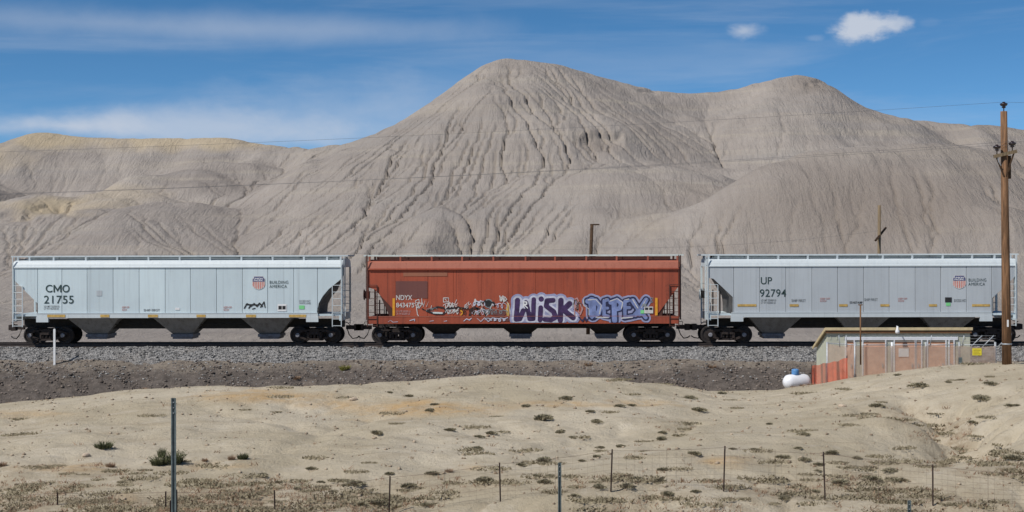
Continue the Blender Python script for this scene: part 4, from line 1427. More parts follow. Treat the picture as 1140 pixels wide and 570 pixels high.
depex = [([(300, 205), (310, 375)], 45), ([(250, 210), (345, 205), (395, 270), (375, 350), (310, 385)], 30),
         ([(480, 195), (440, 205), (440, 375), (490, 385)], 22), ([(440, 290), (480, 290)], 20),
         ([(555, 215), (560, 430)], 33), ([(515, 225), (590, 195), (640, 235), (620, 295), (570, 305)], 28),
         ([(725, 200), (680, 210), (680, 395), (765, 380)], 22), ([(690, 285), (735, 285)], 20),
         ([(770, 205), (840, 310), (850, 360)], 30), ([(925, 195), (860, 300), (800, 365)], 30), ([(840, 300), (920, 400)], 24)]
graffiti('depex_graffiti', '', depex, c3, [(3.4, 'lavender', 1), (1.5, 'navy', 2), (-0.3, 'skyblue', 3)], carB)
hl = [([(255, 195), (345, 190), (408, 260), (385, 355)], 5), ([(510, 210), (590, 180), (655, 225), (640, 295)], 5), ([(770, 190), (830, 290)], 5), ([(930, 180), (870, 285)], 4),
      ([(480, 180), (430, 190)], 4), ([(725, 185), (670, 195)], 4), ([(350, 395), (490, 400)], 6), ([(640, 405), (765, 395)], 6), ([(205, 180), (205, 260), (265, 300), (265, 370)], 4)]
for one in hl:
    graffiti('highlight', '', [one], c3, [(0, 'offwhite', 4)], carB)
# tags between the big pieces
graffiti('orange_tag', '', [([(100, 370), (100, 190), (130, 175), (150, 220), (110, 270), (150, 340)], 7), ([(170, 240), (190, 300), (165, 360)], 10)], c3, [(0, 'redink', 4)], carB)
graffiti('flame_tag', '', [([(265, 240), (255, 310), (265, 370)], 14)], c2, [(0, 'amber', 2)], carB)
# tags at the left of the side
wt = [([(310, 290), (310, 235), (345, 220), (350, 260), (318, 300), (330, 380), (340, 395)], 6), ([(375, 210), (378, 270), (345, 315)], 6), ([(410, 235), (392, 300)], 4), ([(448, 240), (425, 300)], 4),
      ([(480, 285), (468, 330), (430, 350)], 5), ([(605, 205), (605, 250), (660, 245), (660, 205), (605, 205)], 5), ([(620, 215), (640, 235)], 4),
      ([(625, 270), (630, 330), (665, 250), (675, 310), (700, 255), (705, 310), (745, 225)], 6), ([(640, 340), (655, 375), (675, 330), (690, 370), (720, 320), (730, 355), (770, 310)], 6),
      ([(830, 290), (860, 300), (875, 245)], 6), ([(860, 300)], 14), ([(925, 280), (940, 220), (965, 270), (1000, 235), (1015, 290)], 11), ([(930, 260), (1010, 250)], 12),
      ([(930, 380), (950, 345), (980, 380), (1010, 310), (1030, 360), (1060, 330)], 8), ([(1070, 330), (1080, 360), (1060, 395)], 6), ([(1100, 320), (1120, 270), (1140, 290)], 8)]
def scrawl(cx0, cx1, cy0, cy1, seed, n=26, loops=5.0):
    """a looping hand-written line inside a box of crop pixels"""
    r = random.Random(seed)
    pts = []
    ph, amp = r.uniform(0, 6), (cy1 - cy0) / 2
    for i in range(n):
        t = i / (n - 1)
        a = ph + t * loops * 6.283
        k = .25 + .75 * r.random()
        pts.append((cx0 + (cx1 - cx0) * t + (cx1 - cx0) / loops * .45 * math.cos(a), (cy0 + cy1) / 2 + amp * k * math.sin(a)))
    return pts


for one in wt:
    graffiti('white_tag', '', [(one[0], one[1] * .62)], c1, [(0, 'offwhite', 2)], carB, .02)
for i, (x0_, x1_, y0_, y1_, mt, hw_, lp) in enumerate(((620, 760, 255, 305, 'offwhite', 3.2, 6), (640, 770, 325, 380, 'offwhite', 3.2, 6), (300, 370, 240, 330, 'offwhite', 3.5, 2.5), (920, 1030, 225, 300, 'white_haze', 5.5, 4),
                                                      (925, 1060, 320, 392, 'white_haze', 4.2, 5), (1050, 1130, 300, 390, 'fadedink', 4.0, 4), (820, 900, 255, 330, 'offwhite', 3.0, 2.5), (440, 520, 300, 360, 'fadedink', 3.0, 3),
                                                      (1040, 1130, 230, 300, 'ink', 7.0, 3), (880, 940, 300, 390, 'red_dark', 6.0, 3), (780, 880, 320, 385, 'red_dark', 5.0, 3))):
    graffiti('scrawled_tag', '', [(scrawl(x0_, x1_, y0_, y1_, 40 + i, 26, lp * .55), hw_ * .85)], c1, [(0, mt, 4)], carB, .02)
for i, (x0_, x1_, y0_, y1_, mt, hw_, lp) in enumerate(((60, 230, 290, 370, 'fadedink', 4.0, 5), (110, 240, 225, 300, 'white_haze', 4.5, 5), (165, 250, 145, 215, 'offwhite', 4.5, 3), (20, 250, 395, 445, 'white_haze', 5.0, 8), (1030, 1100, 190, 330, 'fadedink', 4.0, 3))):
    graffiti('scrawled_tag', '', [(scrawl(x0_, x1_, y0_, y1_, 60 + i, 28, lp * .55), hw_ * .85)], c2, [(0, mt, 4)], carB, .02)
bt = [([(420, 340), (470, 360), (520, 375), (600, 375), (635, 345), (605, 310), (545, 300), (480, 320), (430, 345)], 8), ([(640, 320), (740, 310), (765, 300)], 8), ([(775, 310), (870, 320)], 7),
      ([(880, 390), (900, 330), (940, 310), (980, 320)], 10), ([(400, 330), (380, 320)], 6), ([(1080, 265)], 36), ([(960, 320), (990, 390)], 9), ([(1030, 310), (1050, 390)], 9)]
for one in bt:
    graffiti('black_tag', '', [one], c1, [(0, 'ink', 3)], carB)
graffiti('ring_outline', '', [([(1080, 265)], 47)], c1, [(0, 'fadedink', 1)], carB)
graffiti('yellow_tag', '', [([(795, 320), (790, 345), (815, 355), (790, 385)], 6)], c1, [(0, 'orange', 4)], carB)
graffiti('pale_tag', '', [([(500, 362), (590, 365)], 9), ([(20, 470), (100, 440)], 0)], c1, [(0, 'board_mint', 4)], carB)
wt2 = [([(170, 150), (185, 210), (205, 150), (215, 215), (250, 190)], 9), ([(120, 240), (150, 270), (165, 230), (190, 280), (220, 240)], 7), ([(140, 300), (180, 290), (165, 330)], 6),
       ([(60, 300), (80, 280), (100, 330)], 5), ([(250, 215), (280, 260), (290, 360)], 6), ([(0, 310), (25, 330), (5, 355)], 6), ([(210, 290), (205, 320)], 7),
       ([(110, 400), (120, 440), (145, 400), (160, 440), (190, 405), (200, 440), (230, 410)], 8), ([(255, 400), (265, 440)], 6), ([(20, 400), (50, 440), (80, 400)], 5)]
for one in wt2[:1] + wt2[4:6]:
    graffiti('white_tag', '', [(one[0], one[1] * .7)], c2, [(0, 'offwhite', 3)], carB)
graffiti('maroon_tag', '', [([(60, 340), (200, 360), (230, 330)], 26), ([(20, 410), (260, 420)], 22)], c2, [(0, 'red_purple', 1)], carB)
graffiti('blue_tag', '', [([(150, 395), (190, 440), (220, 395), (230, 440), (270, 400), (300, 430), (330, 400)], 7), ([(1070, 0), (1070, 0)], 0)], c3, [(0, 'navy', 4)], carB)
# white scrawls along the sill
for one in [([(20, 460), (45, 440), (70, 462), (120, 458)], 5), ([(250, 445), (300, 430), (300, 450)], 7), ([(460, 452), (500, 446)], 6), ([(610, 452), (640, 448)], 5),
                           ([(820, 450), (850, 425), (880, 440), (900, 420)], 7), ([(960, 420), (1000, 455), (1040, 415), (1080, 455), (1120, 420)], 7)]:
    graffiti('white_tag', '', [(one[0], one[1] * .55)], c1, [(0, 'white_haze', 2)], carB, .02)
plate('notice_plate', lB, (717, 727, 341.3, 348.8), ylB - .024, M['offwhite'], carB)
plate('notice_plate', lB, (718, 721.6, 342.4, 345), ylB - .028, M['ink'], carB)
plate('notice_plate', lB, (722.6, 726.2, 342.4, 345), ylB - .028, M['ink'], carB)
plate('green_sticker', lB, (713, 717, 345.2, 349), ylB - .028, M['green'], carB)
plate('pale_sticker', lB, (715, 719.5, 338, 341), ylB - .024, M['fadedink'], carB)
letters('lettering', 'ACI', lB, (722, 727, 331, 337), ylB - .004, M['fadedink'], carB)
# scrawl on the left silver car
carA_tag = [([(272, 343), (275, 338), (279, 340), (277, 343)], .7), ([(279, 341), (283, 338), (286, 341), (289, 337.5), (292, 341)], .8), ([(290, 342), (294, 336), (295, 342)], .6), ([(274, 339), (288, 339.5)], .7), ([(281, 344), (284, 343)], .5)]


def tag_on_A():
    st = [([(lA(a), Zp(a, b)) for a, b in pts], hw / 20.94) for pts, hw in carA_tag]
    xs = np.arange(lA(270), lA(298), .02); zs = np.arange(Zp(284, 346), Zp(284, 334), .02)
    gx, gzz = np.meshgrid(xs, zs)
    contour_mesh('black_tag', sdf_strokes(st, gx, gzz), xs, zs, 0, yl - .002, M['ink'], carA, 0, 9)


tag_on_A()

# ================================================================== POLES AND WIRES
PY_ = 54.0
pb = at(1121, 404, PY_)
pole_base = Vector((pb.x, PY_, gz(pb.x, PY_)))
PT = at(1117.5, 124, PY_)


def make_pole(base, top, label, arm=True):
    root = empty('utility_pole', base)
    tag(root, label, 'utility pole', 'poles of the near power line')
    dz = top.z - base.z
    dxl = top.x - base.x
    m = MB().tube([(0, 0, -.4), (dxl * .3, 0, dz * .3), (dxl * .6, 0, dz * .6), (dxl, 0, dz)], .185, 14, .125)
    m.build('pole_shaft', M['wood'], root)
    ins = lambda x, y, z: MB().lathe_z([(.02, z), (.02, z + .12), (.055, z + .13), (.09, z + .17), (.05, z + .2), (.12, z + .22), (.155, z + .29), (.13, z + .31), (.06, z + .33), (.05, z + .37)], x, y, 12).build('insulator', M['insul'], root)
    ins(dxl, 0, dz)
    az_ = dz - 1.66
    ca, sa = math.cos(R(22)), math.sin(R(22))
    q = .44
    armm = MB().bar((dxl - q, -.16, az_ - .10), (dxl + q, -.16, az_ + .10), .10, .13)
    armm.build('crossarm', M['wood_grey'], root)
    ins(dxl - .32, -.16, az_ - .01)
    ins(dxl + .27, -.16, az_ + .125)
    for s in (-1, 1):
        MB().bar((dxl + s * .33, -.15, az_ + s * .08 - .06), (dxl + s * .05, -.13, az_ - .85), .05, .05).build('brace', M['wood_dark'], root)
    MB().box(dxl + .06, dxl + .26, -.05, .12, az_ - .95, az_ - .06).build('bracket_plate', M['wood_dark'], root)
    MB().tube([(dxl - .30, -.17, az_ - .1), (dxl - .26, -.19, az_ - .32), (dxl - .17, -.18, az_ - .45)], .018, 5).build('jumper_wire', M['galv'], root)
    MB().lathe_z([(.19, .75), (.198, .75), (.198, .80), (.19, .80)], dxl * .05, 0, 12).build('pole_band', M['galv'], root)
    MB().box(-.04 + dxl * .15, .02 + dxl * .15, -.20, -.175, 1.45, 1.72).build('pole_tag', M['white'], root)
    return root, (Vector((base.x + dxl, PY_, base.z + dz + .36)), Vector((base.x + dxl - .32, PY_ - .16, base.z + az_ + .34)), Vector((base.x + dxl + .27, PY_ - .16, base.z + az_ + .48)))


poleR, topsR = make_pole(pole_base, PT, 'tall brown wooden utility pole with short crossarm on the right mound')


def copy_pole(bx, dz, label):
    c = copy_tree(poleR)
    c.location = (bx, PY_, pole_base.z + dz)
    c['label'] = label
    d = Vector((bx - pole_base.x, 0, dz))
    return [t + d for t in topsR]


topsL = copy_pole(pole_base.x - 98, -1.9, 'utility pole of the near line standing far left of the train cars')
topsRR = copy_pole(pole_base.x + 70, .3, 'utility pole of the near line standing beyond the right edge')


def span(a, b, sag, name, label, mat=M['wire'], r=.0045, n=40):
    pts = []
    for i in range(n + 1):
        t = i / n
        p = a.lerp(b, t)
        p.z -= 4 * sag * t * (1 - t)
        pts.append(p)
    o = MB().tube(pts, r, 5).build(name, mat)
    tag(o, label, 'wire', 'overhead power wires')
    return o


for k, nm in enumerate(('topmost overhead wire strung between the near poles', 'overhead wire from the left end of the crossarm', 'overhead wire from the right end of the crossarm')):
    span(topsR[k], topsL[k], (1.05, 1.05, 1.20)[k], 'power_wire', nm)
    span(topsR[k], topsRR[k], .7, 'power_wire', nm + ', running out of the right edge')


def back_pole(px_b, py_t, Y, label, lean, arm, mat):
    b = at(px_b, 300, Y)
    zb = hill_z(b.x, Y)
    t = at(px_b + lean, py_t, Y)
    root = empty('utility_pole', (b.x, Y, zb))
    tag(root, label, 'utility pole', 'old poles behind the train')
    L = t.z - zb
    dxl = (t.x - b.x)
    zr = (t.z - at(px_b, 283, Y).z)
    MB().tube([(-dxl * .6, 0, -.4), (dxl, 0, L)], .13, 8, .11).build('pole_shaft', mat, root)
    if arm == 'stub':
        MB().box(dxl - .12, dxl + .5, -.08, .06, L - .02, L + .07).build('crossarm', M['wood_dark'], root)
        MB().box(dxl * .3 - .05, dxl * .3 + .38, -.10, .04, L - 2.1, L - 1.97).build('crossarm', M['wood_dark'], root)
    else:
        MB().bar((dxl - .40, -.55, L - 2.42), (dxl + .62, .75, L - 1.52), .12, .13).build('crossarm', M['wood_dark'], root)
    return root


back_pole(656, 250.5, 92, 'dark leaning pole stub with brackets above the red car', 3, 'stub', M['wood_dark'])
back_pole(978.5, 228.5, 95, 'thin weathered pole with tilted crossarm above the right silver car', 0.5, 'x', M['wood_grey'])
wa = at(-60, 278, 92); wb = at(656, 279, 92); wc = at(978, 256, 95); wd = at(1200, 262, 95)
span(at(658, 276, 92), at(978, 257, 95), .35, 'power_wire', 'slack thin wire between the two old poles behind the train', r=.006)
span(at(-100, 281.5, 92), at(656, 277, 92), .25, 'power_wire', 'slack thin wire behind the left silver car running to the pole stub', r=.006)

# ================================================================== SHED COMPOUND
SY, SD = 62.6, 2.6


def sx(px): return at(px, 390, SY).x


def sz(px, py, Y=SY): return at(px, py, Y).z


shed = tag(empty('shed', (0, 0, 0)), 'pale green sided shed with peach doors and cream roof edge beside the track', 'shed')
x0, x1 = sx(921.5), sx(1080)
zf, zbk = sz(1000, 369), sz(1000, 369) - .92
zlow = -1.6
wm = MB()
wm.prism_x([(SY, zlow), (SY + SD, zlow), (SY + SD, zbk), (SY, zf)], x0, x1)
wm.build('wall', M['siding'], shed)
rib_me = MB().box(-.02, .02, -.018, 0, 0, 1).mesh('siding_rib', M['siding'])
doors = [(942, 950), (961, 985), (996, 1018), (1033, 1052), (1020, 1025), (1057, 1061)]
x = x0 + .12
top_d = sz(1000, 379)
while x < x1 - .05:
    r_ = link('siding_rib', rib_me, shed, (x, SY - .001, top_d + .04))
    r_.scale = (1, 1, zf - top_d - .06)
    x += .30
y = SY + .2
while y < SY + SD - .05:
    zt_ = zf + (zbk - zf) * (y - SY) / SD
    r_ = link('siding_rib', rib_me, shed, (x0 + .001, y, zlow), (0, 0, -math.pi / 2))
    r_.scale = (1, 1, zt_ - zlow - .03)
    y += .30
# roof sheet with cream fascia and brown underside board
rf = MB().prism_x([(SY - .10, zf + .115), (SY + SD + .15, zbk - .02 + .055), (SY + SD + .15, zbk + .035 + .055), (SY - .10, zf + .17)], x0 - .12, x1 + .06)
rfo = rf.build('roof', M['roofmat'], shed)
MB().box(x0 - .14, x1 + .08, SY - .14, SY - .103, zf + .06, zf + .185).build('fascia', M['fascia'], rfo)
MB().box(x0 - .10, x1 + .04, SY - .095, SY - .004, zf - .075, zf + .055).build('soffit', M['brown'], rfo)
b = MB().prism_x([(SY - .10, zf + .02), (SY + SD + .15, zbk - .06), (SY + SD + .15, zbk + .05), (SY - .10, zf + .165)], x0 - .165, x0 - .125)
b.build('barge_board', M['fascia'], rfo)
# white header and door frames
MB().box(sx(940.5), sx(1066), SY - .05, SY - .003, sz(1000, 378.5), sz(1000, 375)).build('header_trim', M['trim'], shed)
for a, c in doors:
    d = MB().box(sx(a), sx(c), SY - .035, SY - .004, zlow, sz(1000, 380.5)).build('door', M['peach'], shed)
    for q in (a - 1.3, c + .2):
        MB().box(sx(q), sx(q + 1.2), SY - .06, SY - .002, zlow, sz(1000, 378.6)).build('door_frame', M['trim'], d)
    MB().box(sx(c) - .14, sx(c) - .08, SY - .075, SY - .036, zlow + 1.25, zlow + 1.42).build('door_handle', M['galv'], d)
    MB().box(sx(a), sx(c), SY - .045, SY - .036, sz(1000, 381.4), sz(1000, 380.5)).build('door_head', M['brown'], d)
lamp = MB().lathe_z([(.03, .0), (.09, .02), (.10, .12), (.05, .2), (.04, .34)], 0, 0, 10)
lo = lamp.build('wall_lamp', M['white'], shed, (sx(996.5), SY - .42, sz(996, 371)))
MB().tube([(0, 0, .30), (0, .12, .34)], .03, 6).build('lamp_arm', M['galv'], lo)

# compound fence
FY = 60.6


def fx(px): return at(px, 390, FY).x


fence = tag(empty('screened_fence', (0, 0, 0)), 'chain-link compound fence with tan privacy screen in front of the shed', 'fence')
ztopf = at(1000, 384, FY).z
posts = [(952, M['galv']), (993, M['trim']), (1031, M['galv']), (1068, M['galv']), (1108, M['galv'])]
for px, mt in posts:
    x = fx(px); zg_ = gz(x, FY)
    MB().tube([(0, 0, zg_ - .3), (0, 0, ztopf + .12)], .048, 8).build('fence_post', mt, fence, (x, FY, 0))
x = fx(952); xb = at(921, 390, 61.9).x
MB().tube([(0, 0, -2), (0, 0, ztopf + .05)], .048, 8).build('fence_post', M['galv'], fence, (xb, 61.9, 0))
for (a, ya), (b_, yb_) in [((xb, 61.9), (fx(952), FY)), ((fx(952), FY), (fx(993), FY)), ((fx(993), FY), (fx(1031), FY)), ((fx(1031), FY), (fx(1068), FY)), ((fx(1068), FY), (fx(1108), FY))]:
    vs, n = [], 10
    for i in range(n + 1):
        t = i / n
        xx, yy = a + (b_ - a) * t, ya + (yb_ - ya) * t
        vs.append((xx, yy - .06 + .015 * math.sin(9 * t), gz(xx, yy) + .02)); vs.append((xx, yy - .06, ztopf - .03 - .05 * math.sin(math.pi * t)))
    MB().add(vs, [(2 * i, 2 * i + 2, 2 * i + 3, 2 * i + 1) for i in range(n)], True).build('screen_panel', M['screen'], fence)
    MB().tube([(a, ya, ztopf), (b_, yb_, ztopf)], .022, 6).build('top_rail', M['galv'], fence)
for px in (1083, 1096, 1113):
    p = at(px, 384, FY + 1.5)
    MB().tube([(p.x - .1, FY + 1.5, p.z - .1), (p.x + .42, FY + 1.5, p.z + .42)], .024, 6).build('barb_arm', M['galv'], fence)
for px in (935, 943, 1035, 1071):
    p = at(px, 384, FY)
    MB().tube([(p.x, FY, p.z - .1), (p.x + .06 * (1 if px > 1000 else -1), FY - .1, p.z + .42)], .02, 6).build('barb_arm', M['galv'], fence)
for k in range(3):
    z = ztopf + .14 + k * .13
    MB().tube([(fx(952), FY - .03 * k, z), (fx(1108), FY - .03 * k, z)], .005, 4).build('barbed_wire', M['galv'], fence)
# gate chain and lock post
MB().box(-.07, .07, -.09, .05, 0, .28).build('gate_latch', M['post_grey'], fence, (fx(1068.5), FY, at(1068, 405, FY).z))

s = MB().box(-.20, .20, -.012, 0, 0, .31)
so = s.build('warning_sign', M['yellow'], None, (fx(1087), FY - .075, at(1087, 395.5, FY).z))
tag(so, 'small yellow sign on the tan fence screen near the pole', 'sign')
for k in range(3):
    MB().box(-.15, .15 - .05 * (k % 2), -.016, -.0125, .06 + k * .08, .075 + k * .08).build('sign_line', M['brown'], so)
s = MB().box(-.22, .22, -.012, 0, 0, .36)
so = s.build('notice_sign', M['signgrey'], None, (fx(1005.5), FY - .075, at(1005, 397, FY).z))
tag(so, 'pale blank-looking notice board on the tan fence screen by the white post', 'sign')

# orange safety net
def safety_net():
    Yn = 59.9
    pts = [(903, 408.0), (915, 405), (925, 403.5), (934, 401.5), (943, 398)]
    vs = []
    n = 60
    for i in range(n + 1):
        t = i / n
        px = 903 + 40 * t
        py = np.interp(px, [p[0] for p in pts], [p[1] for p in pts])
        a = at(px, py, Yn + .6 - t * .3)
        wv = .10 * math.sin(17 * t) + .05 * math.sin(41 * t + 1)
        zg_ = gz(a.x, a.y)
        vs += [(a.x, a.y + wv, min(zg_, a.z) - .02), (a.x, a.y + wv * .4, a.z + .02 * math.sin(23 * t))]
    o = MB().add(vs, [(2 * i, 2 * i + 2, 2 * i + 3, 2 * i + 1) for i in range(n)], True).build('safety_net', M['safety'])
    tag(o, 'sagging orange safety net at the left corner of the shed', 'barrier net')
    for px, py in ((904, 406), (943, 396)):
        a = at(px, py, Yn + .45)
        MB().tube([(a.x, a.y + .06, gz(a.x, a.y) - .2), (a.x, a.y + .06, a.z)], .02, 6).build('net_stake', M['tpost'], o)


safety_net()

# propane tank
tp = at(887, 424, 61.0)
zt0 = gz(tp.x, 61.0)
tank = tag(empty('propane_tank', (tp.x, 61.0, at(887, 434.2, 61).z)), 'rounded white propane tank with a blue lid beside the orange net', 'tank')
tm = MB()
prof = []
Rr, Ll = .37, .42
n = 20
sect = [(-Ll - .32, 0.0), (-Ll - .30, .13), (-Ll - .24, .23), (-Ll - .13, .34), (-Ll, Rr), (Ll, Rr), (Ll + .13, .34), (Ll + .24, .23), (Ll + .30, .13), (Ll + .32, 0.0)]
vs, fs = [], []
for xx, rr in sect:
    for k in range(n):
        t = 2 * math.pi * k / n
        vs.append((xx, rr * math.cos(t), .40 + rr * math.sin(t)))
for i in range(len(sect) - 1):
    for k in range(n):
        fs.append((i * n + k, (i + 1) * n + k, (i + 1) * n + (k + 1) % n, i * n + (k + 1) % n))
tm.add(vs, fs, True)
tm.build('tank_shell', M['tank'], tank)
MB().lathe_z([(.17, .74), (.18, .80), (.18, .96), (.15, 1.02), (.06, 1.04)], -.08, 0, 14).build('valve_lid', M['bluecap'], tank)
for q in (-.33, .33):
    MB().box(q - .06, q + .06, -.25, .25, -.25, .10).build('foot', M['galv'], tank)
tank.rotation_euler.z = R(22)
tank.scale = (.9, .9, .9)

# thin rusty pipe before the shed
p = at(958, 383, 60.3)
o = MB().tube([(0, 0, -.9), (0, 0, at(958, 339.5, 60.3).z - p.z)], .035, 6).build('pipe_mast', M['brown'], None, (p.x, 60.3, p.z))
tag(o, 'thin rusty pipe standing upright in front of the shed', 'post')
MB().box(-.09, .09, -.03, .03, at(958, 340, 60.3).z - p.z, at(958, 338.8, 60.3).z - p.z).build('pipe_cap', M['brown'], o)

# white marker post by the track
p = at(60.7, 404, 72.2)
o = MB().box(-.055, .055, -.03, .03, -.3, at(60.7, 367, 72.2).z - p.z).build('marker_post', M['white'], None, (p.x, 72.2, p.z))
tag(o, 'slim white marker post on the ballast before the left car', 'marker post')
MB().prism_y([(-.055, 0), (.055, 0), (.03, .05), (-.03, .05)], -.03, .03).build('post_tip', M['white'], o, (0, 0, at(60.7, 367, 72.2).z - p.z))

# ================================================================== NEAR FENCE AND POSTS
wf = tag(empty('wire_fence', (0, 0, 0)), 'rusty wire fence on thin dark steel posts along the bottom foreground', 'fence')
fposts = [(-40, 552), (64, 548), (184.5, 547), (306, 545.5), (433, 530), (557, 515), (680, 500), (805.5, 496.5), (918.5, 503), (1038.5, 517), (1160, 528)]


def fence_depth(px): return 35.4 + .9 * math.exp(-((px - 805) / 260.0) ** 2)


tops = []
for i, (px, py) in enumerate(fposts):
    Yd = fence_depth(px)
    t = at(px, py, Yd)
    g_ = gz(t.x, Yd)
    tops.append((t, g_))
    ln = random.uniform(-.035, .035)
    m = MB()
    m.box(-.019, .019, -.004, .004, -.35, t.z - g_)
    m.box(-.004, .004, -.034, -.0045, -.35, t.z - g_)
    for k in range(int((t.z - g_) / .12)):
        m.box(-.010, .010, -.042, -.0345, .1 + k * .12, .13 + k * .12)
    o = m.build('steel_post', M['tpost'], wf, (t.x, Yd, g_))
    o.rotation_euler = (0, ln, 0)
for k, hfrac in enumerate((.97, .80, .66, .52, .39, .27, .16, .05)):
    pts = []
    for i in range(len(tops)):
        t, g_ = tops[i]
        H = t.z - g_
        pts.append(Vector((t.x, t.y - .045, g_ + H * hfrac)))
        if i < len(tops) - 1:
            t2, g2 = tops[i + 1]
            a = Vector((t.x, t.y - .045, g_ + H * hfrac)); b_ = Vector((t2.x, t2.y - .045, g2 + (t2.z - g2) * hfrac))
            for q in (.25, .5, .75):
                c = a.lerp(b_, q); c.z -= .03 * (1 - (2 * q - 1) ** 2)
                pts.append(c)
    MB().tube(pts, .0022 if k else .004, 4).build('wire_strand', M['fencewire'], wf)
stay_me = MB().box(-.0013, .0013, -.0013, .0013, 0, 1).mesh('stay_wire', M['fencewire'])
for i in range(len(tops) - 1):
    (t, g_), (t2, g2) = tops[i], tops[i + 1]
    for k in range(1, 14):
        q = k / 14
        a = t.lerp(t2, q); g3 = g_ + (g2 - g_) * q; H = (t.z - g_) + ((t2.z - g2) - (t.z - g_)) * q
        o = link('stay_wire', stay_me, wf, (a.x + random.uniform(-.03, .03), a.y - .052, g3 + H * .05))
        o.scale = (2.6 if k == 7 else 1, 2.6 if k == 7 else 1, H * (.86 if k != 7 else .95))


def metal_post(px, py_t, Y, w, label, mat, zbase=None):
    t = at(px, py_t, Y)
    g_ = gz(t.x, Y) if zbase is None else zbase
    H = t.z - g_
    root = empty('metal_post', (t.x, Y, g_))
    tag(root, label, 'post')
    m = MB().prism_x  # channel section
    c = MB()
    pr = [(-w / 2, -.03), (-w / 4, -.03), (-w / 5, .0), (w / 5, .0), (w / 4, -.03), (w / 2, -.03), (w / 2, -.024), (w / 4 + .006, -.024), (w / 5, .007), (-w / 5, .007), (-w / 4 - .006, -.024), (-w / 2, -.024)]
    n = len(pr)
    vs = [(x, y, -.4) for x, y in pr] + [(x, y, H) for x, y in pr]
    fs = [tuple(range(n - 1, -1, -1)), tuple(range(n, 2 * n))] + [(i, (i + 1) % n, (i + 1) % n + n, i + n) for i in range(n)]
    c.add(vs, fs)
    c.build('channel', mat, root)
    b = MB()
    for k in range(3):
        b.tube([(0, -.04, H - .1 - k * .12), (0, .0, H - .1 - k * .12)], .012, 6)
    b.build('bolt', M['galv'], root)
    return root


mp = metal_post(193.5, 443, 31.0, .115, 'tall grey-green steel post rising from the bottom left foreground', M['post_grey'])
metal_post(623, 515, 34.3, .085, 'short blue-grey steel post at the wire fence near the centre', M['post_grey'])
metal_post(1012, 557, 34.6, .09, 'stub of a blue-grey post at the bottom right', M['post_grey'])
for px, py, lb in ((196.5, 545, 'short rusty post right beside the tall grey post'), (189.8, 557, 'shorter dark stake at the left foot of the tall grey post')):
    t = at(px, py, 31.4); g_ = gz(t.x, 31.4)
    o = MB().box(-.018, .018, -.01, .01, -.3, t.z - g_).add([(-.003, -.03, -.3), (.003, -.03, -.3), (.003, -.03, t.z - g_), (-.003, -.03, t.z - g_), (-.003, -.0105, -.3), (.003, -.0105, -.3), (.003, -.0105, t.z - g_), (-.003, -.0105, t.z - g_)],
        [(0, 1, 2, 3), (5, 4, 7, 6), (4, 0, 3, 7), (1, 5, 6, 2), (3, 2, 6, 7)]).build('steel_stake', M['tpost'], None, (t.x, 31.4, g_))
    tag(o, lb, 'post')

# ================================================================== PLANTS
def cushion_mesh(name, n, w, h, mat, seed, blade=.09, upright=.35):
    """low shrub: many short pointed leaves spread through a dome"""
    r = random.Random(seed)
    V, Fc = [], []
    lob = [(r.uniform(-.6, .6) * w, r.uniform(-.5, .5) * w, r.uniform(.35, .6) * w) for _ in range(6)]
    for i in range(n):
        cx, cy, cr = lob[i % 6]
        a = r.uniform(0, 6.283); q = math.sqrt(r.random())
        x = cx + cr * q * math.cos(a); y = cy + cr * q * math.sin(a)
        e = math.hypot(x / (w * 1.15), y / (w * 1.0))
        zt_ = h * math.sqrt(max(.03, 1 - min(e, 1) ** 2)) * r.uniform(.35, 1.05)
        d = Vector((math.cos(a) * (1 - upright) + x / w * .5, math.sin(a) * (1 - upright) + y / w * .5, upright + .3 + r.uniform(-.2, .3))).normalized()
        L = blade * r.uniform(.6, 1.5)
        s = d.cross(Vector((r.uniform(-1, 1), r.uniform(-1, 1), .3))).normalized() * L * .22
        p = Vector((x, y, max(zt_ - L * .4, 0)))
        b = len(V)
        V += [p - s, p + s, p + d * L * .6 + s * .8, p + d * L, p + d * L * .6 - s * .8]
        Fc.append((b, b + 1, b + 2, b + 3, b + 4))
    me = bpy.data.meshes.new(name)
    me.from_pydata([tuple(v) for v in V], [], Fc)
    me.materials.append(mat)
    me.update()
    return me


def twig_mesh(name, n, w, h, seed):
    r = random.Random(seed)
    m = MB()
    for i in range(n):
        a = r.uniform(0, 6.283)
        m.tube([(0, 0, -.03), (math.cos(a) * w * .4, math.sin(a) * w * .4, h * .4), (math.cos(a) * w * .8, math.sin(a) * w * .8, h * .75)], .012, 3, .004, caps=False)
    return m.mesh(name, M['tpost'])


CUSH = [cushion_mesh('foliage', 420, .42, .20, M['sage'], 100 + i, .085) for i in range(6)]
TWIG = [twig_mesh('stems', 7, .42, .16, 200 + i) for i in range(3)]


def shrub(px, py, wpx, label, group, meshes=CUSH, hscale=1.0, name='cushion_shrub', cat='shrub'):
    p = on_ground(px, py)
    if p is None: return None
    sc = wpx * 1.18 / F * p.y / .98
    root = empty(name, p, random.uniform(0, 6.28))
    tag(root, label, cat, group)
    root.scale = (sc, sc, sc * random.uniform(.8, 1.15) * hscale)
    link('foliage', random.choice(meshes), root)
    link('stems', random.choice(TWIG), root)
    return root


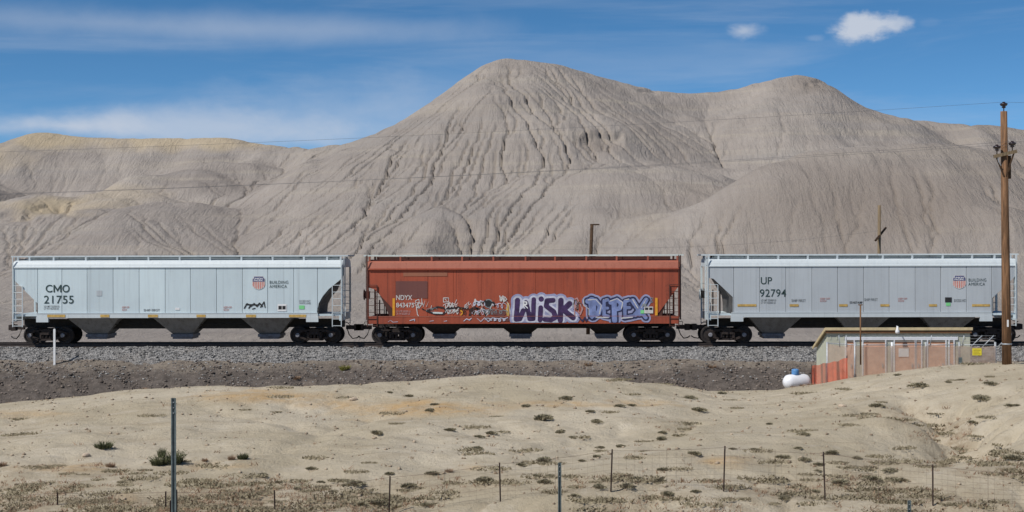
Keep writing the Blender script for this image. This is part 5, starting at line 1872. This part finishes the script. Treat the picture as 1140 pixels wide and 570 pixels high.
SHR = [(433, 437.5, 9), (456, 442, 11), (484, 451, 11), (479, 458, 12), (502, 480, 16), (418, 484, 17), (547, 484, 14), (533, 487, 12), (531, 500.5, 14), (605, 468, 24), (587, 453, 14), (625, 482, 14), (637, 487.5, 9), (664, 471, 17),
       (608, 514, 22), (630, 444.5, 16), (690, 453, 13), (703, 452, 11), (657, 459, 11), (738, 483, 11), (738, 490, 15), (663, 509, 12), (648, 514, 9), (690, 498, 13), (668, 499, 11), (580, 519, 14), (482, 529, 18), (540, 536, 20),
       (455, 543, 20), (433, 528.5, 12), (597, 530.5, 10), (612, 530.5, 11), (607, 539, 20), (708, 534, 16), (698, 544, 21), (733, 537, 16), (738, 524, 13), (667, 544, 18), (393, 541, 26), (422, 562, 24), (403, 563.5, 16), (473, 563.5, 14), (467, 556, 10),
       (778, 458, 20), (768, 444, 15), (803, 438.5, 12), (976, 453.5, 16), (1022, 431, 22), (1055, 426, 9), (1102, 428, 16), (1092, 445, 26), (1124, 453, 13), (1082, 472, 14), (895, 485, 16), (772, 507, 18), (840, 501, 11), (816, 500.5, 9),
       (928, 506, 18), (895, 513.5, 16), (872, 510, 16), (953, 511, 12), (912, 518, 14), (990, 525, 20), (910, 525, 10), (972, 535, 22), (1002, 537, 18), (937, 539, 24), (872, 556, 18), (907, 548, 14), (1000, 418, 10), (857, 472.5, 9), (888, 500, 11),
       (293, 531, 16), (347, 523, 15), (330, 545, 12), (370, 548, 12), (310, 538, 9), (357, 538, 9), (1110, 505, 18), (1132, 452, 10), (1128, 512, 22), (640, 553, 14), (742, 552, 18), (775, 549, 12)]
cells = {}
for px, py, w in SHR:
    row = 'near the mound crest' if py < 462 else 'high on the sandy slope' if py < 488 else 'on the middle slope' if py < 520 else 'at the slope foot'
    col_ = ('below the left silver car' if px < 381 else 'below the gap beside NDYX' if px < 470 else 'below the tagged middle' if px < 560 else 'below the WISK graffiti' if px < 645
            else 'below the DEPEX graffiti' if px < 757 else 'below the UP lettering' if px < 880 else 'below the shed' if px < 1000 else 'left of the pole' if px < 1100 else 'at the right edge')
    cells.setdefault((row, col_), []).append((px, py, w))
ORD = ['leftmost', 'second from left', 'third from left', 'fourth from left', 'fifth from left', 'sixth from left', 'seventh from left', 'eighth from left']
for (row, col_), lst in cells.items():
    lst.sort()
    for i, (px, py, w) in enumerate(lst):
        size = 'broad' if w >= 18 else 'small' if w < 12 else 'low'
        lb = '%s grey-green cushion shrub %s %s' % (size, row, col_) + (', ' + ORD[i] if len(lst) > 1 else '')
        shrub(px, py, w, lb, 'cushion shrubs on the sandy slope', hscale=.95)

def tussock_mesh(name, n, w, h, mat, seed, bw=.012, leafy=0):
    """ragged plant: narrow blades bending out from the base, with leaflets along them"""
    r = random.Random(seed)
    V, Fc = [], []
    for i in range(n):
        a = r.uniform(0, 6.283); q = math.sqrt(r.random()) * w * .62
        base = Vector((q * math.cos(a), q * math.sin(a), -.02))
        lean = r.uniform(.1, .75)
        a2 = a + r.uniform(-.7, .7)
        L = h * r.uniform(.45, 1.15) * (1.1 - .5 * q / w)
        out = Vector((math.cos(a2), math.sin(a2), 0))
        mid = base + out * L * lean * .35 + Vector((0, 0, L * .6))
        tip = base + out * L * lean + Vector((0, 0, L * r.uniform(.85, 1.0)))
        sd = Vector((-math.sin(a2 + .6), math.cos(a2 + .6), 0)) * bw
        b = len(V)
        V += [base - sd, base + sd, mid + sd * .8, tip, mid - sd * .8]
        Fc.append((b, b + 1, b + 2, b + 3, b + 4))
        for k in range(leafy):
            t = r.uniform(.25, 1)
            p = base.lerp(mid, t * 1.6) if t < .6 else mid.lerp(tip, (t - .6) / .4)
            d = Vector((r.uniform(-1, 1), r.uniform(-1, 1), r.uniform(-.1, 1))).normalized() * r.uniform(.03, .065)
            s2 = d.cross(Vector((r.uniform(-1, 1), r.uniform(-1, 1), 1))).normalized() * .014
            b = len(V)
            V += [p - s2 * .4, p + d * .5 + s2, p + d, p + d * .5 - s2]
            Fc.append((b, b + 1, b + 2, b + 3))
    me = bpy.data.meshes.new(name)
    me.from_pydata([tuple(v) for v in V], [], Fc)
    me.materials.append(mat)
    me.update()
    return me


BUSH = [tussock_mesh('foliage', 190, .46, .55, M['greenleaf'], 300, .008, 12), tussock_mesh('foliage', 170, .46, .42, M['greenleaf'], 301, .016, 2)]
shrub(193, 516.5, 27, 'dark green bush behind the tall grey steel post', None, [BUSH[0]], 1.0, 'green_bush', 'bush')
shrub(176, 518, 21, 'dark green bush left of the tall grey steel post', None, [BUSH[0]], .8, 'green_bush', 'bush')
shrub(180, 509, 12, 'narrow upright green plant rising behind the dark bush', None, [BUSH[1]], 1.7, 'green_bush', 'bush')
shrub(115, 499, 25, 'spiky green clump on the left of the sandy slope', None, [BUSH[1]], .6, 'green_clump', 'bush')
shrub(270, 511, 16, 'green sprig clump right of the dark bush', None, [BUSH[1]], .9, 'green_clump', 'bush')
DRY = [tussock_mesh('foliage', 190, .42, .42, M['redgrass'], 310 + i, .009, 1) for i in range(3)]
for px, py, w, lb in ((123, 520, 15, 'upright brown dry tuft below the spiky green clump'), (258, 512, 13, 'dry brown tuft next to the green sprig clump'), (228, 514, 10, 'small dry tuft just right of the tall grey post'),
                      (500, 526, 13, 'reddish dry tuft near the ochre patch by the fence'), (2, 519, 15, 'brown dry tuft at the left edge of the slope')):
    shrub(px, py, w, lb, None, DRY, .9, 'dry_tuft', 'grass tuft')


def plant_at(p, w, label, meshes, name, h=1.0, group=None):
    root = empty(name, p, random.uniform(0, 6.28))
    sc = w / .98
    root.scale = (sc, sc, sc * h)
    tag(root, label, 'shrub', group)
    link('foliage', random.choice(meshes), root)
    link('stems', random.choice(TWIG), root)


for ox, lb in ((-.30, 'dry tuft before the left half of the propane tank'), (.12, 'dry tuft before the middle of the propane tank'), (.45, 'dry tuft before the right end of the propane tank')):
    xx = tp.x + ox
    plant_at((xx, 60.3, gz(xx, 60.3)), .42, lb, DRY, 'dry_tuft', .8)
YEL = [tussock_mesh('foliage', 170, .45, .42, M['yellowleaf'], 320 + i, .012, 6) for i in range(2)]
e = at(384, 409.5, 72.0)
plant_at((e.x, 72.0, float(bank_z(np.array([e.x]), np.array([72.0]))[0])), .85, 'yellow-green weed on the dark embankment below the car gap', YEL, 'weed', .8)
for px, lb in ((240, 'left yellow-green weed seen under the left silver car'), (265, 'right yellow-green weed seen under the left silver car'), (10, 'yellow-green weed under the coupler at the left edge')):
    e = at(px, 378, 80.0)
    plant_at((e.x, 80.0, hill_z(e.x, 80.0)), 1.0, lb, YEL, 'weed', 1.1)
for px, Y, wh in ((655, 72.4, 'below the WISK graffiti'), (793, 72.0, 'below the end of the right silver car'), (160, 69.5, 'left of centre under the CMO car'), (330, 71.0, 'below the right end of the CMO car')):
    e = at(px, 400, Y)
    plant_at((e.x, Y, float(bank_z(np.array([e.x]), np.array([Y]))[0])), .7, 'dry brown tuft on the railway embankment ' + wh, DRY, 'dry_tuft', .7, 'dry tufts on the embankment')


# scattered ground cover, too small to count
def ground_cover(name, n, mats, prob, seed, smin, smax, label, blades=7, flat=1.0, wide=1.0):
    r = np.random.default_rng(seed)
    V, Fc = [], []
    k = 0; tries = 0
    while k < n and tries < n * 60:
        tries += 1
        y = 34 + 28 * r.random() ** 1.3
        x = (r.random() * 2 - 1) * (y * .42 + 2)
        if r.random() > prob(x, y): continue
        k += 1
        z = gz(x, y)
        s = r.uniform(smin, smax)
        for b_ in range(blades):
            a = r.random() * 6.283
            q = r.random() ** .6 * s * .8 * wide
            px_, py_ = x + q * math.cos(a) * 1.4, y + q * math.sin(a)
            h = s * r.uniform(.25, .75) * flat + .02
            lx_, ly_ = r.normal(0, .6, 2) * h
            w = min(s * r.uniform(.05, .13), .03)
            i0 = len(V)
            V += [(px_ - w, py_, z - .01), (px_ + w, py_, z - .01), (px_ + lx_ + w * .4, py_ + ly_, z + h * .7), (px_ + lx_ * 1.3, py_ + ly_ * 1.3, z + h)]
            Fc.append((i0, i0 + 1, i0 + 2, i0 + 3))
    me = bpy.data.meshes.new(name)
    me.from_pydata(V, [], Fc)
    me.materials.append(mats)
    me.update()
    o = link(name, me)
    tag(o, label, 'ground cover', kind='stuff')


def veg_at(x, y):
    i = int(np.clip((y - GY[0]) / (GY[1] - GY[0]), 0, len(GY) - 1)); j = int(np.clip((x - GX[0]) / (GX[1] - GX[0]), 0, len(GX) - 1))
    return float(GVEG[i, j])


ground_cover('ground_cover', 560, M['mat_plant'], lambda x, y: .02 + .95 * veg_at(x, y) ** 1.2, 5, .16, .55, 'sparse grey-green mat plants dotted over the sandy slope', 110, .14, 1.1)
ground_cover('dry_grass', 1500, M['redgrass'], lambda x, y: .01 + .98 * veg_at(x, y) ** 1.5, 6, .05, .17, 'thin reddish dry grass along the foot of the slope')

gzv = np.vectorize(gz)
tag(stones('clay_clods', 7000, (-27, 27), (33, 62), lambda x, y: gzv(x, y), .012, .085, M['clod'], 14, 5), 'small clay clods and pebbles strewn over the sandy mound', 'pebbles', kind='stuff')


# single rocks
def rock(p, s, label, seed):
    r = random.Random(seed)
    import bmesh
    bm = bmesh.new()
    bmesh.ops.create_icosphere(bm, subdivisions=2, radius=1)
    for v in bm.verts:
        k = 1 + .22 * math.sin(v.co.x * 3.1 + seed) * math.cos(v.co.y * 2.7 + seed * 2) + r.uniform(-.08, .08)
        v.co = Vector((v.co.x * k * 1.35, v.co.y * k, v.co.z * k * .7))
    me = bpy.data.meshes.new('rock')
    bm.to_mesh(me); bm.free()
    me.materials.append(M['rock'])
    o = link('rock', me, None, p, (0, 0, r.uniform(0, 6)))
    o.scale = (s, s, s)
    tag(o, label, 'rock')


e = at(362, 423.5, 68.6)
rock((e.x, 68.6, float(bank_z(np.array([e.x]), np.array([68.6]))[0]) + .12), .20, 'pale boulder low on the embankment left of centre', 3)
for px, py, s, lb in ((393, 445.5, .12, 'small dark stone on the mound crest below the red car'), (96, 508, .11, 'small stone left of the dark green bush'), (938, 453, .10, 'little stone on the slope below the propane tank')):
    p = on_ground(px, py)
    rock((p.x, p.y, p.z + s * .3), s, lb, int(px))
